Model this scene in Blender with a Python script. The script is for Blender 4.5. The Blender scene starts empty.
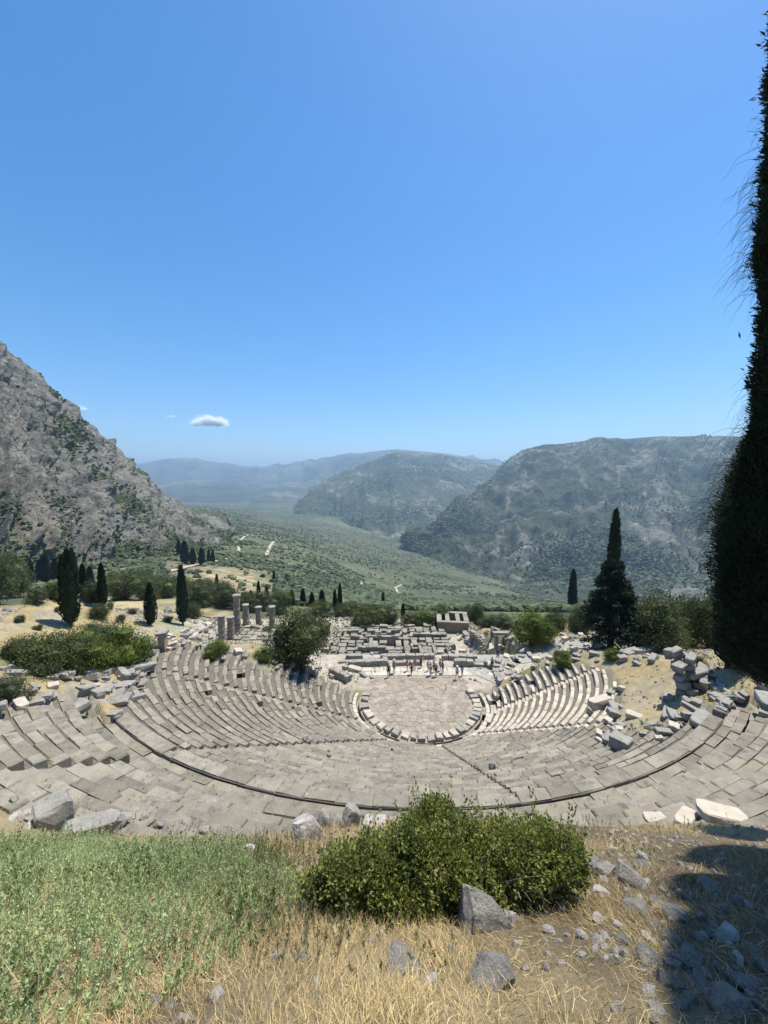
import bpy, math, random
import numpy as np
RNG = np.random.default_rng(7)
random.seed(7)
S = bpy.context.scene
COL = S.collection
rad = math.radians

# ------------------------------------------------------------------ camera frame
F = 384.0
TH = rad(4.5)
HC = 24.9

def ray(px, py):
    X = (px - 384) / F; U = (512 - py) / F
    return np.array([X, math.cos(TH) + U * math.sin(TH), -math.sin(TH) + U * math.cos(TH)])

def at(px, py, y):
    r = ray(px, py)
    return np.array([0, 0, HC]) + r * (y / r[1])

def depth(p):
    return p[1] * math.cos(TH) - (p[2] - HC) * math.sin(TH)

# ------------------------------------------------------------------ noise
def _h(ix, iy, iz, seed):
    n = (ix.astype(np.int64) * 374761393 + iy.astype(np.int64) * 668265263 + iz.astype(np.int64) * 2147483647 + seed * 974634777) & 0xFFFFFFFF
    n = ((n ^ (n >> 13)) * 1274126177) & 0xFFFFFFFF
    n = ((n ^ (n >> 16)) * 2246822519) & 0xFFFFFFFF
    return ((n ^ (n >> 15)) & 0xFFFFFF) / float(0xFFFFFF)

def vnoise(x, y, z=0.0, seed=0):
    x, y, z = np.broadcast_arrays(np.asarray(x, float), np.asarray(y, float), np.asarray(z, float))
    ix, iy, iz = np.floor(x), np.floor(y), np.floor(z)
    fx, fy, fz = x - ix, y - iy, z - iz
    fx = fx * fx * (3 - 2 * fx); fy = fy * fy * (3 - 2 * fy); fz = fz * fz * (3 - 2 * fz)
    r = 0
    for a in (0, 1):
        for b in (0, 1):
            for c in (0, 1):
                w = (fx if a else 1 - fx) * (fy if b else 1 - fy) * (fz if c else 1 - fz)
                r = r + w * _h(ix + a, iy + b, iz + c, seed)
    return r * 2 - 1

def fbm(x, y, z=0.0, seed=0, o=4, ridged=False):
    s, a, n = 0, 1.0, 0
    for i in range(o):
        v = vnoise(np.asarray(x) * 2 ** i, np.asarray(y) * 2 ** i, np.asarray(z) * 2 ** i, seed + i)
        if ridged: v = 1 - 2 * np.abs(v)
        s = s + a * v; n += a; a *= .5
    return s / n

def sstep(a, b, x):
    t = np.clip((np.asarray(x, float) - a) / (b - a), 0, 1)
    return t * t * (3 - 2 * t)

# ------------------------------------------------------------------ theatre cone
C0 = np.array([4.1, 41.8]); R0 = 7.72
C1 = np.array([2.1, 45.0]); R1 = 29.4
Z1 = 10.8
DC = C1 - C0; DR = R1 - R0

def cone_t(x, y):
    px, py = np.asarray(x, float) - C0[0], np.asarray(y, float) - C0[1]
    a = DC @ DC - DR * DR
    b = -2 * (px * DC[0] + py * DC[1]) - 2 * R0 * DR
    c = px * px + py * py - R0 * R0
    d = np.sqrt(np.maximum(b * b - 4 * a * c, 0))
    return (-b - d) / (2 * a)

def cone_ang(x, y, t):
    a = np.degrees(np.arctan2(y - (C0[1] + DC[1] * t), x - (C0[0] + DC[0] * t)))
    return np.where(a > 90, a - 360, a)

def PT(t, ang):
    """horizontal position on the seating at parameter t, angle in degrees"""
    a = np.radians(ang)
    return C0[0] + DC[0] * t + (R0 + DR * t) * np.cos(a), C0[1] + DC[1] * t + (R0 + DR * t) * np.sin(a)

LEFT_END = ([0, .34, .36, .5, .53, .85, .88, .92, 1.0], [-192, -191, -171, -172, -175, -163, -150, -137, -128])
RIGHT_END = ([0, .07, .41, .59, .63, .66, .84, .86, 1.0], [5, 5, -4, -21, -36, -55, -56, -49, -46])
UP_LEFT = ([1.07, 1.12, 1.27, 1.4], [-136, -134, -130, -125])
UP_RIGHT = ([1.07, 1.2, 1.4], [-45, -44, -44])

def ends(t):
    if t <= 1.02:
        return float(np.interp(t, *LEFT_END)), float(np.interp(t, *RIGHT_END))
    return float(np.interp(t, *UP_LEFT)), float(np.interp(t, *UP_RIGHT))

# ------------------------------------------------------------------ terrain height
FAR_PTS = [  # pixel, pixel, distance: read off the photograph, turned into heights
    (384, 611, 112), (384, 604, 300), (400, 592, 800), (400, 562, 1500), (410, 552, 2000), (400, 538, 3000),
    (500, 613, 112), (500, 606, 300), (500, 599, 700), (500, 586, 1300), (470, 560, 2200),
    (300, 608, 112), (300, 596, 250), (300, 568, 500), (300, 540, 1300), (300, 526, 2500), (330, 518, 3600),
    (200, 600, 140), (200, 586, 237), (205, 562, 400), (210, 545, 550), (220, 530, 1000), (215, 511, 2500), (230, 506, 4500),
    (560, 614, 112), (560, 609, 300), (560, 606, 600), (560, 601, 1200), (560, 590, 1900),
    (700, 613, 112), (700, 610, 300), (700, 608, 600), (700, 604, 1100), (700, 590, 2000), (900, 610, 300), (900, 604, 1100), (900, 618, 112),
    (100, 600, 140), (60, 588, 200), (0, 579, 235), (0, 600, 150), (0, 560, 420), (100, 540, 600), (100, 512, 2500), (-150, 590, 170), (-150, 560, 500), (-150, 512, 2500),
    (384, 498, 9000), (100, 498, 9000), (700, 498, 9000), (1000, 498, 9000), (-200, 498, 9000), (700, 515, 5000), (384, 515, 5000)]

def _tps_fit():
    A, T = [], []
    for px, py, y in FAR_PTS:
        p = at(px, py, y)
        A.append((p[0] / y, .35 * math.log(y))); T.append((HC - p[2]) / y)
    A, T = np.array(A), np.array(T)
    d = np.linalg.norm(A[:, None] - A[None], axis=2)
    K = np.where(d > 0, d * d * np.log(d + 1e-12), 0) + np.eye(len(A)) * .002
    P = np.c_[np.ones(len(A)), A]
    M = np.block([[K, P], [P.T, np.zeros((3, 3))]])
    return A, np.linalg.solve(M, np.r_[T, 0, 0, 0])
TPS_A, TPS_W = _tps_fit()

def far_h(x, y):
    x, y = np.asarray(x, float), np.maximum(np.asarray(y, float), 60)
    q = np.stack([np.clip(x / y, -1.9, 1.9).ravel(), .35 * np.log(y).ravel()], 1)
    T = np.empty(len(q))
    for i in range(0, len(q), 20000):
        c = q[i:i + 20000]
        d = np.linalg.norm(c[:, None] - TPS_A[None], axis=2)
        K = np.where(d > 0, d * d * np.log(d + 1e-12), 0)
        T[i:i + 20000] = K @ TPS_W[:-3] + TPS_W[-3] + c @ TPS_W[-2:]
    return HC - y * T.reshape(x.shape)

def box_mask(x, y, x0, x1, y0, y1, e):
    return sstep(x0 - e, x0, x) * (1 - sstep(x1, x1 + e, x)) * sstep(y0 - e, y0, y) * (1 - sstep(y1, y1 + e, y))

def seat_mask(x, y):
    """1 where stone seating covers the ground"""
    t = cone_t(x, y); a = cone_ang(x, y, t)
    lo = np.where(t <= 1.02, np.interp(t, *LEFT_END), np.interp(t, *UP_LEFT))
    hi = np.where(t <= 1.02, np.interp(t, *RIGHT_END), np.interp(t, *UP_RIGHT))
    return ((t > 0) & (t < 1.37) & (a > lo) & (a < hi)), t, a

def near_h(x, y):
    x, y = np.asarray(x, float), np.asarray(y, float)
    hill_l = np.where(y < 60, 12 - .335 * (y - 24), -.06 - .25 * (y - 60))
    hill_r = 12 - .335 * (y - 24)
    k = sstep(-70, -42, x)
    hill = hill_l * (1 - k) + hill_r * k
    hill = hill + .35 * fbm(x * .12, y * .12, 0, 3) * sstep(14, 24, y)
    t = cone_t(x, y); a = cone_ang(x, y, t)
    # level ground behind the orchestra
    k = box_mask(x, y, -15, 36, 43.5, 55, 3.0) * (1 - sstep(.0, .05, np.where((a > -200) & (a < 12) & (y < 44), t, 0)))
    hill = hill * (1 - k) + np.minimum(hill, 0.0) * k
    # temple terrace cut into the slope
    k = sstep(-56, -44, x) * (1 - sstep(19, 24, x)) * sstep(53.5, 61, y) * (1 - sstep(103, 112, y))
    hill = hill * (1 - k) + (-13.2) * k
    tc = np.clip(t, 0, 1.6)
    cone = Z1 * tc + .12 * fbm(x * .5, y * .5, 0, 5) * (tc > .02)
    sm, _, _ = seat_mask(x, y)
    bowl = np.minimum(cone, hill)
    bowl = np.where(tc < 1.3, np.where((a > -170) & (a < -30) , cone, bowl), bowl)
    # right side: bare earth bank between the seats and the upper gangway
    bowl = np.where(sm, cone - .42, bowl)
    bowl = np.where((t > .99) & (t < 1.08) & sm, Z1 - .7, bowl)
    inside = (t <= .0)
    bowl = np.where(inside & (y < 44), -.75, bowl)
    bowl = np.where(inside & (y >= 44), np.minimum(bowl, -.05), bowl)
    # bank in front of the camera
    rough = .10 * fbm(x * .6, y * .6, 0, 9) + .05 * fbm(x * 2.2, y * 2.2, 0, 11)
    crest = 10.0 + 1.1 * fbm(x * .33, 0 * x, 0, 13, 4)
    fg = np.where(y < 0, 23.3 - .35 * y, np.where(y < crest, 23.3 - .79 * y, 23.3 - .79 * crest - 1.35 * (y - crest))) + rough
    fg = fg - .12 * np.clip(np.abs(x) - 9, 0, 30) * (x > 0) - .42 * sstep(-.5, -3.5, x) * sstep(4, 10, y)
    return np.where(y < 22, np.maximum(bowl, fg), bowl)

def ground_h(x, y):
    x, y = np.asarray(x, float), np.asarray(y, float)
    k = sstep(104, 135, y)
    far = far_h(x, y)
    n = 6 * fbm(x * .006, y * .006, 0, 21, 5) * sstep(150, 500, y) + 25 * fbm(x * .0016, y * .0016, 0, 25, 4) * sstep(900, 3000, y)
    return near_h(x, y) * (1 - k) + (far + n) * k

def surf_h(x, y):
    """ground, or the top of the stone seats where they cover it"""
    g = ground_h(x, y); sm, t, a = seat_mask(x, y)
    top = np.where(t < 1, Z1 * (np.floor(t * 27) + 1) / 27, np.where(t < 1.075, Z1 - .15, Z1 * (1.075 + .037 * (np.floor((t - 1.075) / .037) + 1)) - .35))
    return np.where(sm, np.maximum(g, top), g)

def gp(px, py, far=12000):
    """the surface point seen at a pixel of the photograph"""
    r = ray(px, py)
    s = np.concatenate([np.arange(1.5, 130, .06), np.geomspace(130, far, 900)])
    P = np.array([0, 0, HC])[None] + r[None] * s[:, None]
    g = surf_h(P[:, 0], P[:, 1])
    i = int(np.argmax(P[:, 2] < g))
    if P[i, 2] >= g[i]: i = len(s) - 1
    return np.array([P[i, 0], P[i, 1], g[i]])

# ------------------------------------------------------------------ mesh helpers
def mesh(name, V, FS, mat=None, smooth=False, col=None, mat2=None, n2=0):
    """FS: array (n,k) or list of such arrays"""
    me = bpy.data.meshes.new(name)
    V = np.asarray(V, np.float32)
    if not isinstance(FS, list): FS = [FS]
    FS = [np.asarray(f, np.int32) for f in FS if len(f)]
    me.vertices.add(len(V)); me.vertices.foreach_set('co', V.ravel())
    li = np.concatenate([f.ravel() for f in FS])
    ls, o = [], 0
    for f in FS:
        ls.append(o + np.arange(len(f)) * f.shape[1]); o += f.size
    ls = np.concatenate(ls).astype(np.int32)
    me.loops.add(len(li)); me.loops.foreach_set('vertex_index', li)
    me.polygons.add(len(ls)); me.polygons.foreach_set('loop_start', ls)
    me.update(calc_edges=True); me.validate()
    me.polygons.foreach_set('use_smooth', np.full(len(me.polygons), bool(smooth)))
    if col is not None:
        at_ = me.color_attributes.new('Tint', 'FLOAT_COLOR', 'POINT')
        c = np.ones((len(V), 4), np.float32); c[:, :3] = col
        at_.data.foreach_set('color', c.ravel())
    if mat: me.materials.append(mat)
    if mat2:  # the last n2 faces take the second material
        me.materials.append(mat2); mi = np.zeros(len(me.polygons), np.int32); mi[len(mi) - n2:] = 1; me.polygons.foreach_set('material_index', mi)
    return me

def obj(name, me, parent=None, loc=(0, 0, 0), rz=0.0, sc=None):
    o = bpy.data.objects.new(name, me); COL.objects.link(o)
    o.location = loc; o.rotation_euler = (0, 0, rz)
    if sc is not None: o.scale = sc if hasattr(sc, '__len__') else (sc, sc, sc)
    if parent: o.parent = parent
    return o

def tag(o, label=None, cat=None, group=None, kind=None):
    if label: o['label'] = label
    if cat: o['category'] = cat
    if group: o['group'] = group
    if kind: o['kind'] = kind
    return o

def thing(name, label, cat, loc=(0, 0, 0), rz=0.0, group=None, sc=None):
    return tag(obj(name, None, None, loc, rz, sc), label, cat, group)

def copy_thing(src, loc, rz=0.0, sc=None, label=None, group=None):
    c = src.copy(); COL.objects.link(c)
    c.location = loc; c.rotation_euler = (0, 0, rz)
    if sc is not None: c.scale = sc if hasattr(sc, '__len__') else (sc, sc, sc)
    if label: c['label'] = label
    if group: c['group'] = group
    for ch in list(src.children):
        d = ch.copy(); COL.objects.link(d); d.parent = c
        for g in list(ch.children):
            e = g.copy(); COL.objects.link(e); e.parent = d
    return c

class MB:
    """gathers pieces into one mesh"""
    def __init__(s): s.V = []; s.Q = []; s.T = []; s.n = 0
    def add(s, V, Q=None, T=None):
        V = np.asarray(V, float)
        if Q is not None and len(Q): s.Q.append(np.asarray(Q) + s.n)
        if T is not None and len(T): s.T.append(np.asarray(T) + s.n)
        s.V.append(V); s.n += len(V)
    def build(s, name, mat, smooth=False, mat2=None, n2=0):
        fs = []
        if s.Q: fs.append(np.concatenate(s.Q))
        if s.T: fs.append(np.concatenate(s.T))
        return mesh(name, np.concatenate(s.V), fs, mat, smooth, None, mat2, n2)

BQ = np.array([[0, 3, 2, 1], [0, 1, 5, 4], [1, 2, 6, 5], [2, 3, 7, 6], [3, 0, 4, 7], [4, 5, 9, 8], [5, 6, 10, 9], [6, 7, 11, 10], [7, 4, 8, 11], [8, 9, 10, 11]])

def hexa(b4, zb, zt, ch=.03, jit=.012):
    """chamfered stone: four bottom corners (x,y) counter-clockwise, heights of base and top per corner"""
    b = np.asarray(b4, float); c = b.mean(0)
    zb = np.broadcast_to(np.asarray(zb, float), 4); zt = np.broadcast_to(np.asarray(zt, float), 4)
    d = c - b; L = np.linalg.norm(d, axis=1, keepdims=True) + 1e-9
    inn = b + d / L * min(ch * 1.4, L.min() * .4)
    V = np.zeros((12, 3))
    V[:4, :2] = b; V[:4, 2] = zb
    V[4:8, :2] = b; V[4:8, 2] = zt - ch
    V[8:, :2] = inn; V[8:, 2] = zt
    V[4:] += RNG.normal(0, jit, (8, 3))
    return V

def box(w, d, h, ch=.03, jit=0.0):
    return hexa([(-w / 2, -d / 2), (w / 2, -d / 2), (w / 2, d / 2), (-w / 2, d / 2)], 0, h, ch, jit)

def icosphere(sub):
    import bmesh
    bm = bmesh.new(); bmesh.ops.create_icosphere(bm, subdivisions=sub, radius=1.0)
    V = np.array([v.co[:] for v in bm.verts]); T = np.array([[v.index for v in f.verts] for f in bm.faces]); bm.free()
    return V, T
ICO = {k: icosphere(k) for k in (1, 2, 3, 4)}

def tube(P, R, n=6):
    """swept tube along points P with radii R"""
    P = np.asarray(P, float); R = np.broadcast_to(np.asarray(R, float), len(P))
    T = np.gradient(P, axis=0); T /= np.linalg.norm(T, axis=1, keepdims=True) + 1e-9
    ref = np.array([.3, .8, .5]); A = np.cross(T, ref); A /= np.linalg.norm(A, axis=1, keepdims=True) + 1e-9
    B = np.cross(T, A); a = np.linspace(0, 2 * np.pi, n, endpoint=False)
    V = P[:, None] + R[:, None, None] * (A[:, None] * np.cos(a)[None, :, None] + B[:, None] * np.sin(a)[None, :, None])
    V = V.reshape(-1, 3); Q = []
    for i in range(len(P) - 1):
        for j in range(n):
            k = (j + 1) % n
            Q.append((i * n + j, i * n + k, i * n + n + k, i * n + n + j))
    return V, np.array(Q)

def lathe(prof, n=16, cap=True):
    prof = np.asarray(prof, float); a = np.linspace(0, 2 * np.pi, n, endpoint=False)
    V = np.stack([prof[:, 0, None] * np.cos(a), prof[:, 0, None] * np.sin(a), np.broadcast_to(prof[:, 1, None], (len(prof), n))], 2).reshape(-1, 3)
    Q = [(i * n + j, i * n + (j + 1) % n, i * n + n + (j + 1) % n, i * n + n + j) for i in range(len(prof) - 1) for j in range(n)]
    T = []
    if cap:
        V = np.vstack([V, [[0, 0, prof[-1, 1]]]]); m = len(V) - 1; o = (len(prof) - 1) * n
        T = [(o + j, o + (j + 1) % n, m) for j in range(n)]
    return V, np.array(Q), np.array(T)

def unit(v):
    return v / (np.linalg.norm(v, axis=-1, keepdims=True) + 1e-9)

def leaves(P, D, L, W, curl=.15, flat=0.0):
    """rhombus leaves at points P along directions D; flat: how strongly blades turn their face upwards"""
    n = len(P); D = unit(D)
    s = unit(np.cross(D, unit(RNG.normal(size=(n, 3))) * (1 - flat) + np.array([0, 0, 1.0]) * flat)); up = np.cross(s, D)
    L = np.broadcast_to(L, n)[:, None]; W = np.broadcast_to(W, n)[:, None]
    V = np.stack([P, P + D * L * .45 + s * W * .5 + up * L * curl, P + D * L, P + D * L * .45 - s * W * .5 + up * L * curl], 1).reshape(-1, 3)
    return V, np.arange(n * 4).reshape(n, 4)

def blades(P, D, L, W, bend):
    """grass blades: two quads each, bending towards horizontal direction"""
    n = len(P); D = unit(D); s = unit(np.cross(D, unit(RNG.normal(size=(n, 3)))))
    L = np.broadcast_to(L, n)[:, None]; W = np.broadcast_to(W, n)[:, None]
    m = P + D * L * .55; b = unit(RNG.normal(size=(n, 3)) * [1, 1, .25]) * bend
    t = m + unit(D + b) * L * .45
    V = np.stack([P - s * W * .5, P + s * W * .5, m + s * W * .4, m - s * W * .4, t + s * W * .06, t - s * W * .06], 1).reshape(-1, 3)
    i = np.arange(n) * 6
    Q = np.concatenate([np.stack([i, i + 1, i + 2, i + 3], 1), np.stack([i + 3, i + 2, i + 4, i + 5], 1)])
    return V, Q
# ------------------------------------------------------------------ materials
def _mix(nt, a, b, fac, blend='MIX'):
    n = nt.nodes.new('ShaderNodeMix'); n.data_type = 'RGBA'; n.blend_type = blend
    for i, v in ((0, fac), (6, a), (7, b)):
        if isinstance(v, bpy.types.NodeSocket): nt.links.new(v, n.inputs[i])
        elif i == 0: n.inputs[0].default_value = v
        else: n.inputs[i].default_value = (*v, 1)
    return n.outputs[2]

def _noise(nt, vec, scale, detail=5, rough=.6, lo=.35, hi=.65, kind='noise'):
    if kind == 'voronoi':
        n = nt.nodes.new('ShaderNodeTexVoronoi'); n.inputs['Scale'].default_value = scale; out = n.outputs['Distance']
    else:
        n = nt.nodes.new('ShaderNodeTexNoise'); n.inputs['Scale'].default_value = scale
        n.inputs['Detail'].default_value = detail; n.inputs['Roughness'].default_value = rough; out = n.outputs['Fac']
    nt.links.new(vec, n.inputs['Vector'])
    m = nt.nodes.new('ShaderNodeMapRange'); nt.links.new(out, m.inputs[0])
    m.inputs[1].default_value = lo; m.inputs[2].default_value = hi
    return m.outputs[0]

def material(name, c1, c2, scale=1.0, rough=.9, bump=0.0, bscale=8.0, bdist=.05, island=0.0, tint=False, spots=None, trans=0.0, layers=(), spec=.25):
    """two-tone noise, optional patches (colour, scale, lo, hi), per-piece variation, vertex tint and bump"""
    m = bpy.data.materials.new(name); m.use_nodes = True; nt = m.node_tree
    p = nt.nodes['Principled BSDF']; p.inputs['Roughness'].default_value = rough
    p.inputs['Specular IOR Level'].default_value = spec
    tc = nt.nodes.new('ShaderNodeTexCoord').outputs['Object']
    c = _mix(nt, c1, c2, _noise(nt, tc, scale))
    for (cc, sc, lo, hi) in layers:
        c = _mix(nt, c, cc, _noise(nt, tc, sc, 6, .65, lo, hi))
    if spots:
        cc, sc, lo, hi = spots
        c = _mix(nt, c, cc, _noise(nt, tc, sc, lo=lo, hi=hi, kind='voronoi'))
    if island:
        g = nt.nodes.new('ShaderNodeNewGeometry')
        r = nt.nodes.new('ShaderNodeMapRange'); nt.links.new(g.outputs['Random Per Island'], r.inputs[0])
        r.inputs[3].default_value = 1 - island; r.inputs[4].default_value = 1 + island
        v = nt.nodes.new('ShaderNodeCombineColor')
        for i in range(3): nt.links.new(r.outputs[0], v.inputs[i])
        c = _mix(nt, c, v.outputs[0], 1.0, 'MULTIPLY')
    if tint:
        a = nt.nodes.new('ShaderNodeAttribute'); a.attribute_name = 'Tint'
        c = _mix(nt, c, a.outputs['Color'], 1.0, 'MULTIPLY')
    nt.links.new(c, p.inputs['Base Color'])
    if bump:
        b = nt.nodes.new('ShaderNodeBump'); b.inputs['Strength'].default_value = bump; b.inputs['Distance'].default_value = bdist
        nt.links.new(_noise(nt, tc, bscale, 8, .7, 0, 1), b.inputs['Height'])
        nt.links.new(b.outputs[0], p.inputs['Normal'])
    if trans:
        t = nt.nodes.new('ShaderNodeBsdfTranslucent'); nt.links.new(c, t.inputs['Color'])
        x = nt.nodes.new('ShaderNodeMixShader'); x.inputs[0].default_value = trans
        nt.links.new(p.outputs[0], x.inputs[1]); nt.links.new(t.outputs[0], x.inputs[2])
        nt.links.new(x.outputs[0], nt.nodes['Material Output'].inputs['Surface'])
    return m

M = {}
M['seat'] = material('weathered limestone', (.275, .248, .198), (.19, .172, .138), 1.3, .95, 1.0, 9, .06, .23, layers=[((.115, .112, .10), 2.6, .56, .72), ((.42, .39, .33), 4.5, .60, .75), ((.27, .24, .17), .35, .5, .75)])
M['pale'] = material('pale restored limestone', (.46, .405, .325), (.34, .30, .235), 1.6, .9, .7, 10, .04, .2, layers=[((.27, .24, .19), 3.2, .58, .74)])
M['drain'] = material('light limestone rim', (.50, .46, .38), (.38, .35, .29), 2, .9, .5, 10, .03, .12)
M['floor'] = material('warm paving', (.31, .268, .21), (.24, .207, .162), .8, .92, .5, 8, .02, .15, layers=[((.20, .165, .13), 1.7, .57, .75), ((.42, .36, .29), .5, .55, .7)])
M['block'] = material('old cut limestone', (.34, .32, .28), (.22, .21, .185), 1.4, .95, 1.0, 7, .06, .0, layers=[((.12, .115, .10), 2.8, .57, .72), ((.46, .43, .37), 5, .6, .75)])
M['rock'] = material('grey field stone', (.42, .39, .335), (.25, .235, .205), 2.6, .95, 1.0, 14, .07, .0, layers=[((.14, .135, .125), 5, .56, .7), ((.55, .53, .5), 7, .6, .72)])
M['white_rock'] = material('white marble chunk', (.50, .475, .43), (.36, .335, .30), 2.5, .9, .9, 9, .04, .0, layers=[((.33, .27, .22), 3.5, .58, .74)])
M['brown_rock'] = material('white and brown chunk', (.55, .52, .48), (.2, .16, .13), 1.8, .9, .9, 8, .05)
M['column'] = material('column drums', (.35, .285, .22), (.24, .20, .155), .9, .92, .8, 3, .08, .15, layers=[((.15, .14, .12), 1.5, .56, .72)])
M['joint'] = material('soil in the joints', (.165, .148, .118), (.115, .103, .082), 2.5, .97, layers=[((.15, .15, .085), 1.2, .58, .72)])
M['temple'] = material('temple limestone', (.29, .265, .21), (.21, .193, .155), .5, .95, .8, 3, .08, .22, layers=[((.15, .14, .12), 1.1, .57, .72)])
M['brown_wall'] = material('brown rubble masonry', (.30, .24, .17), (.22, .175, .125), 1.5, .95, 1.0, 4, .1, .1)
M['path'] = material('trodden gravel', (.34, .32, .295), (.28, .265, .24), .6, .95, .3, 12, .02)
M['track'] = material('dirt road', (.44, .38, .29), (.36, .31, .24), .1, .95)
M['ground'] = material('hillside soil', (1.12, 1.1, 1.06), (.84, .84, .84), 1.7, .97, .8, 5, .08, tint=True, layers=[((.62, .6, .55), 5.5, .60, .75)])
M['valley'] = material('valley slopes', (1.15, 1.13, 1.08), (.66, .69, .69), .03, .97, .0, tint=True, layers=[((.42, .50, .44), .11, .48, .60), ((.5, .57, .5), .018, .50, .62), ((1.9, 1.75, 1.5), .05, .62, .72)])
M['cliff'] = material('grey cliff rock', (1.15, 1.12, 1.07), (.52, .52, .52), .07, .95, 1.0, .16, 6.0, tint=True, layers=[((.30, .32, .30), .20, .53, .62), ((.26, .29, .24), .45, .57, .66), ((1.5, 1.45, 1.38), .34, .58, .68)])
M['mount'] = material('wooded mountain', (1.2, 1.18, 1.1), (.62, .66, .64), .012, .97, 1.0, .02, 30.0, tint=True, layers=[((.5, .54, .5), .03, .48, .6), ((2.0, 1.9, 1.75), .016, .60, .70), ((.42, .46, .44), .05, .55, .65)])
M['farmount'] = material('far mountain', (1.1, 1.1, 1.1), (.8, .8, .8), .002, .97, tint=True)
M['cypress'] = material('cypress foliage', (.030, .048, .022), (.018, .030, .015), 1.0, .8, island=.4, trans=.15)
M['darkcypress'] = material('near cypress foliage', (.022, .036, .016), (.014, .024, .011), 1.5, .85, island=.35, trans=.10)
M['conifer'] = material('conifer foliage', (.040, .058, .030), (.024, .038, .020), .7, .8, island=.4, trans=.15)
M['oak'] = material('dark broadleaf foliage', (.135, .155, .052), (.072, .092, .036), .8, .75, island=.45, trans=.22)
M['olive'] = material('grey green foliage', (.125, .142, .07), (.075, .092, .046), .8, .75, island=.4, trans=.22)
M['bright'] = material('bright foliage', (.150, .190, .035), (.090, .125, .026), .9, .7, island=.45, trans=.32)
M['bush'] = material('kermes oak leaves', (.275, .295, .072), (.14, .172, .046), 2.2, .5, island=.55, trans=.44, spec=.4, layers=[((.30, .25, .11), 3.2, .62, .70), ((.34, .36, .09), 1.4, .56, .68)])
M['herb'] = material('sage green herb', (.48, .55, .275), (.35, .42, .20), .7, .75, island=.45, trans=.30, layers=[((.35, .33, .16), .35, .56, .72)])
M['straw'] = material('dry grass', (.62, .49, .25), (.44, .335, .17), .9, .8, island=.4, trans=.25, layers=[((.34, .31, .14), .5, .56, .72)])
M['scrub'] = material('half dry scrub', (.30, .285, .15), (.19, .19, .10), 1.3, .85, island=.4, trans=.2)
M['weed'] = material('green weeds', (.17, .20, .06), (.11, .14, .045), 1.3, .8, island=.4, trans=.25)
M['far_tree'] = material('distant trees', (.105, .127, .066), (.056, .075, .040), .02, .95, island=.45)
M['cliff_shrub'] = material('cliff shrubs', (.085, .105, .045), (.048, .064, .03), .05, .95, island=.4)
M['bark'] = material('bark', (.10, .075, .055), (.06, .045, .035), 6, .95, .8, 20, .02)
M['twig'] = material('dry twig', (.36, .31, .24), (.25, .21, .16), 6, .9)
M['skin'] = material('skin', (.48, .29, .20), (.44, .26, .18), 5, .6)
M['hair'] = material('dark hair', (.03, .022, .018), (.02, .015, .012), 5, .7)
def cloth(name, c): 
    M[name] = material(name, c, tuple(v * .85 for v in c), 8, .9)
for n_, c_ in (('white cloth', (.72, .71, .69)), ('red cloth', (.55, .04, .06)), ('black cloth', (.02, .02, .024)), ('grey cloth', (.25, .26, .28)), ('blue cloth', (.10, .16, .30)), ('khaki cloth', (.33, .28, .19)), ('straw hat', (.62, .52, .36)), ('pink cloth', (.6, .25, .3))): cloth(n_, c_)
M['dark_post'] = material('dark iron', (.03, .028, .026), (.02, .019, .018), 5, .6)

# ------------------------------------------------------------------ ground sheet
def grid_axis(stops):
    out = [stops[0][0]]
    for (a, st), (b, _) in zip(stops[:-1], stops[1:]):
        n = max(1, int(round((b - a) / st))); out += list(a + (b - a) * (np.arange(n) + 1) / n)
    return np.array(out)

def grid_faces(nx, ny):
    i = np.arange(nx - 1)[:, None] * ny + np.arange(ny - 1)[None]
    return np.stack([i, i + ny, i + ny + 1, i + 1], 2).reshape(-1, 4)

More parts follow.
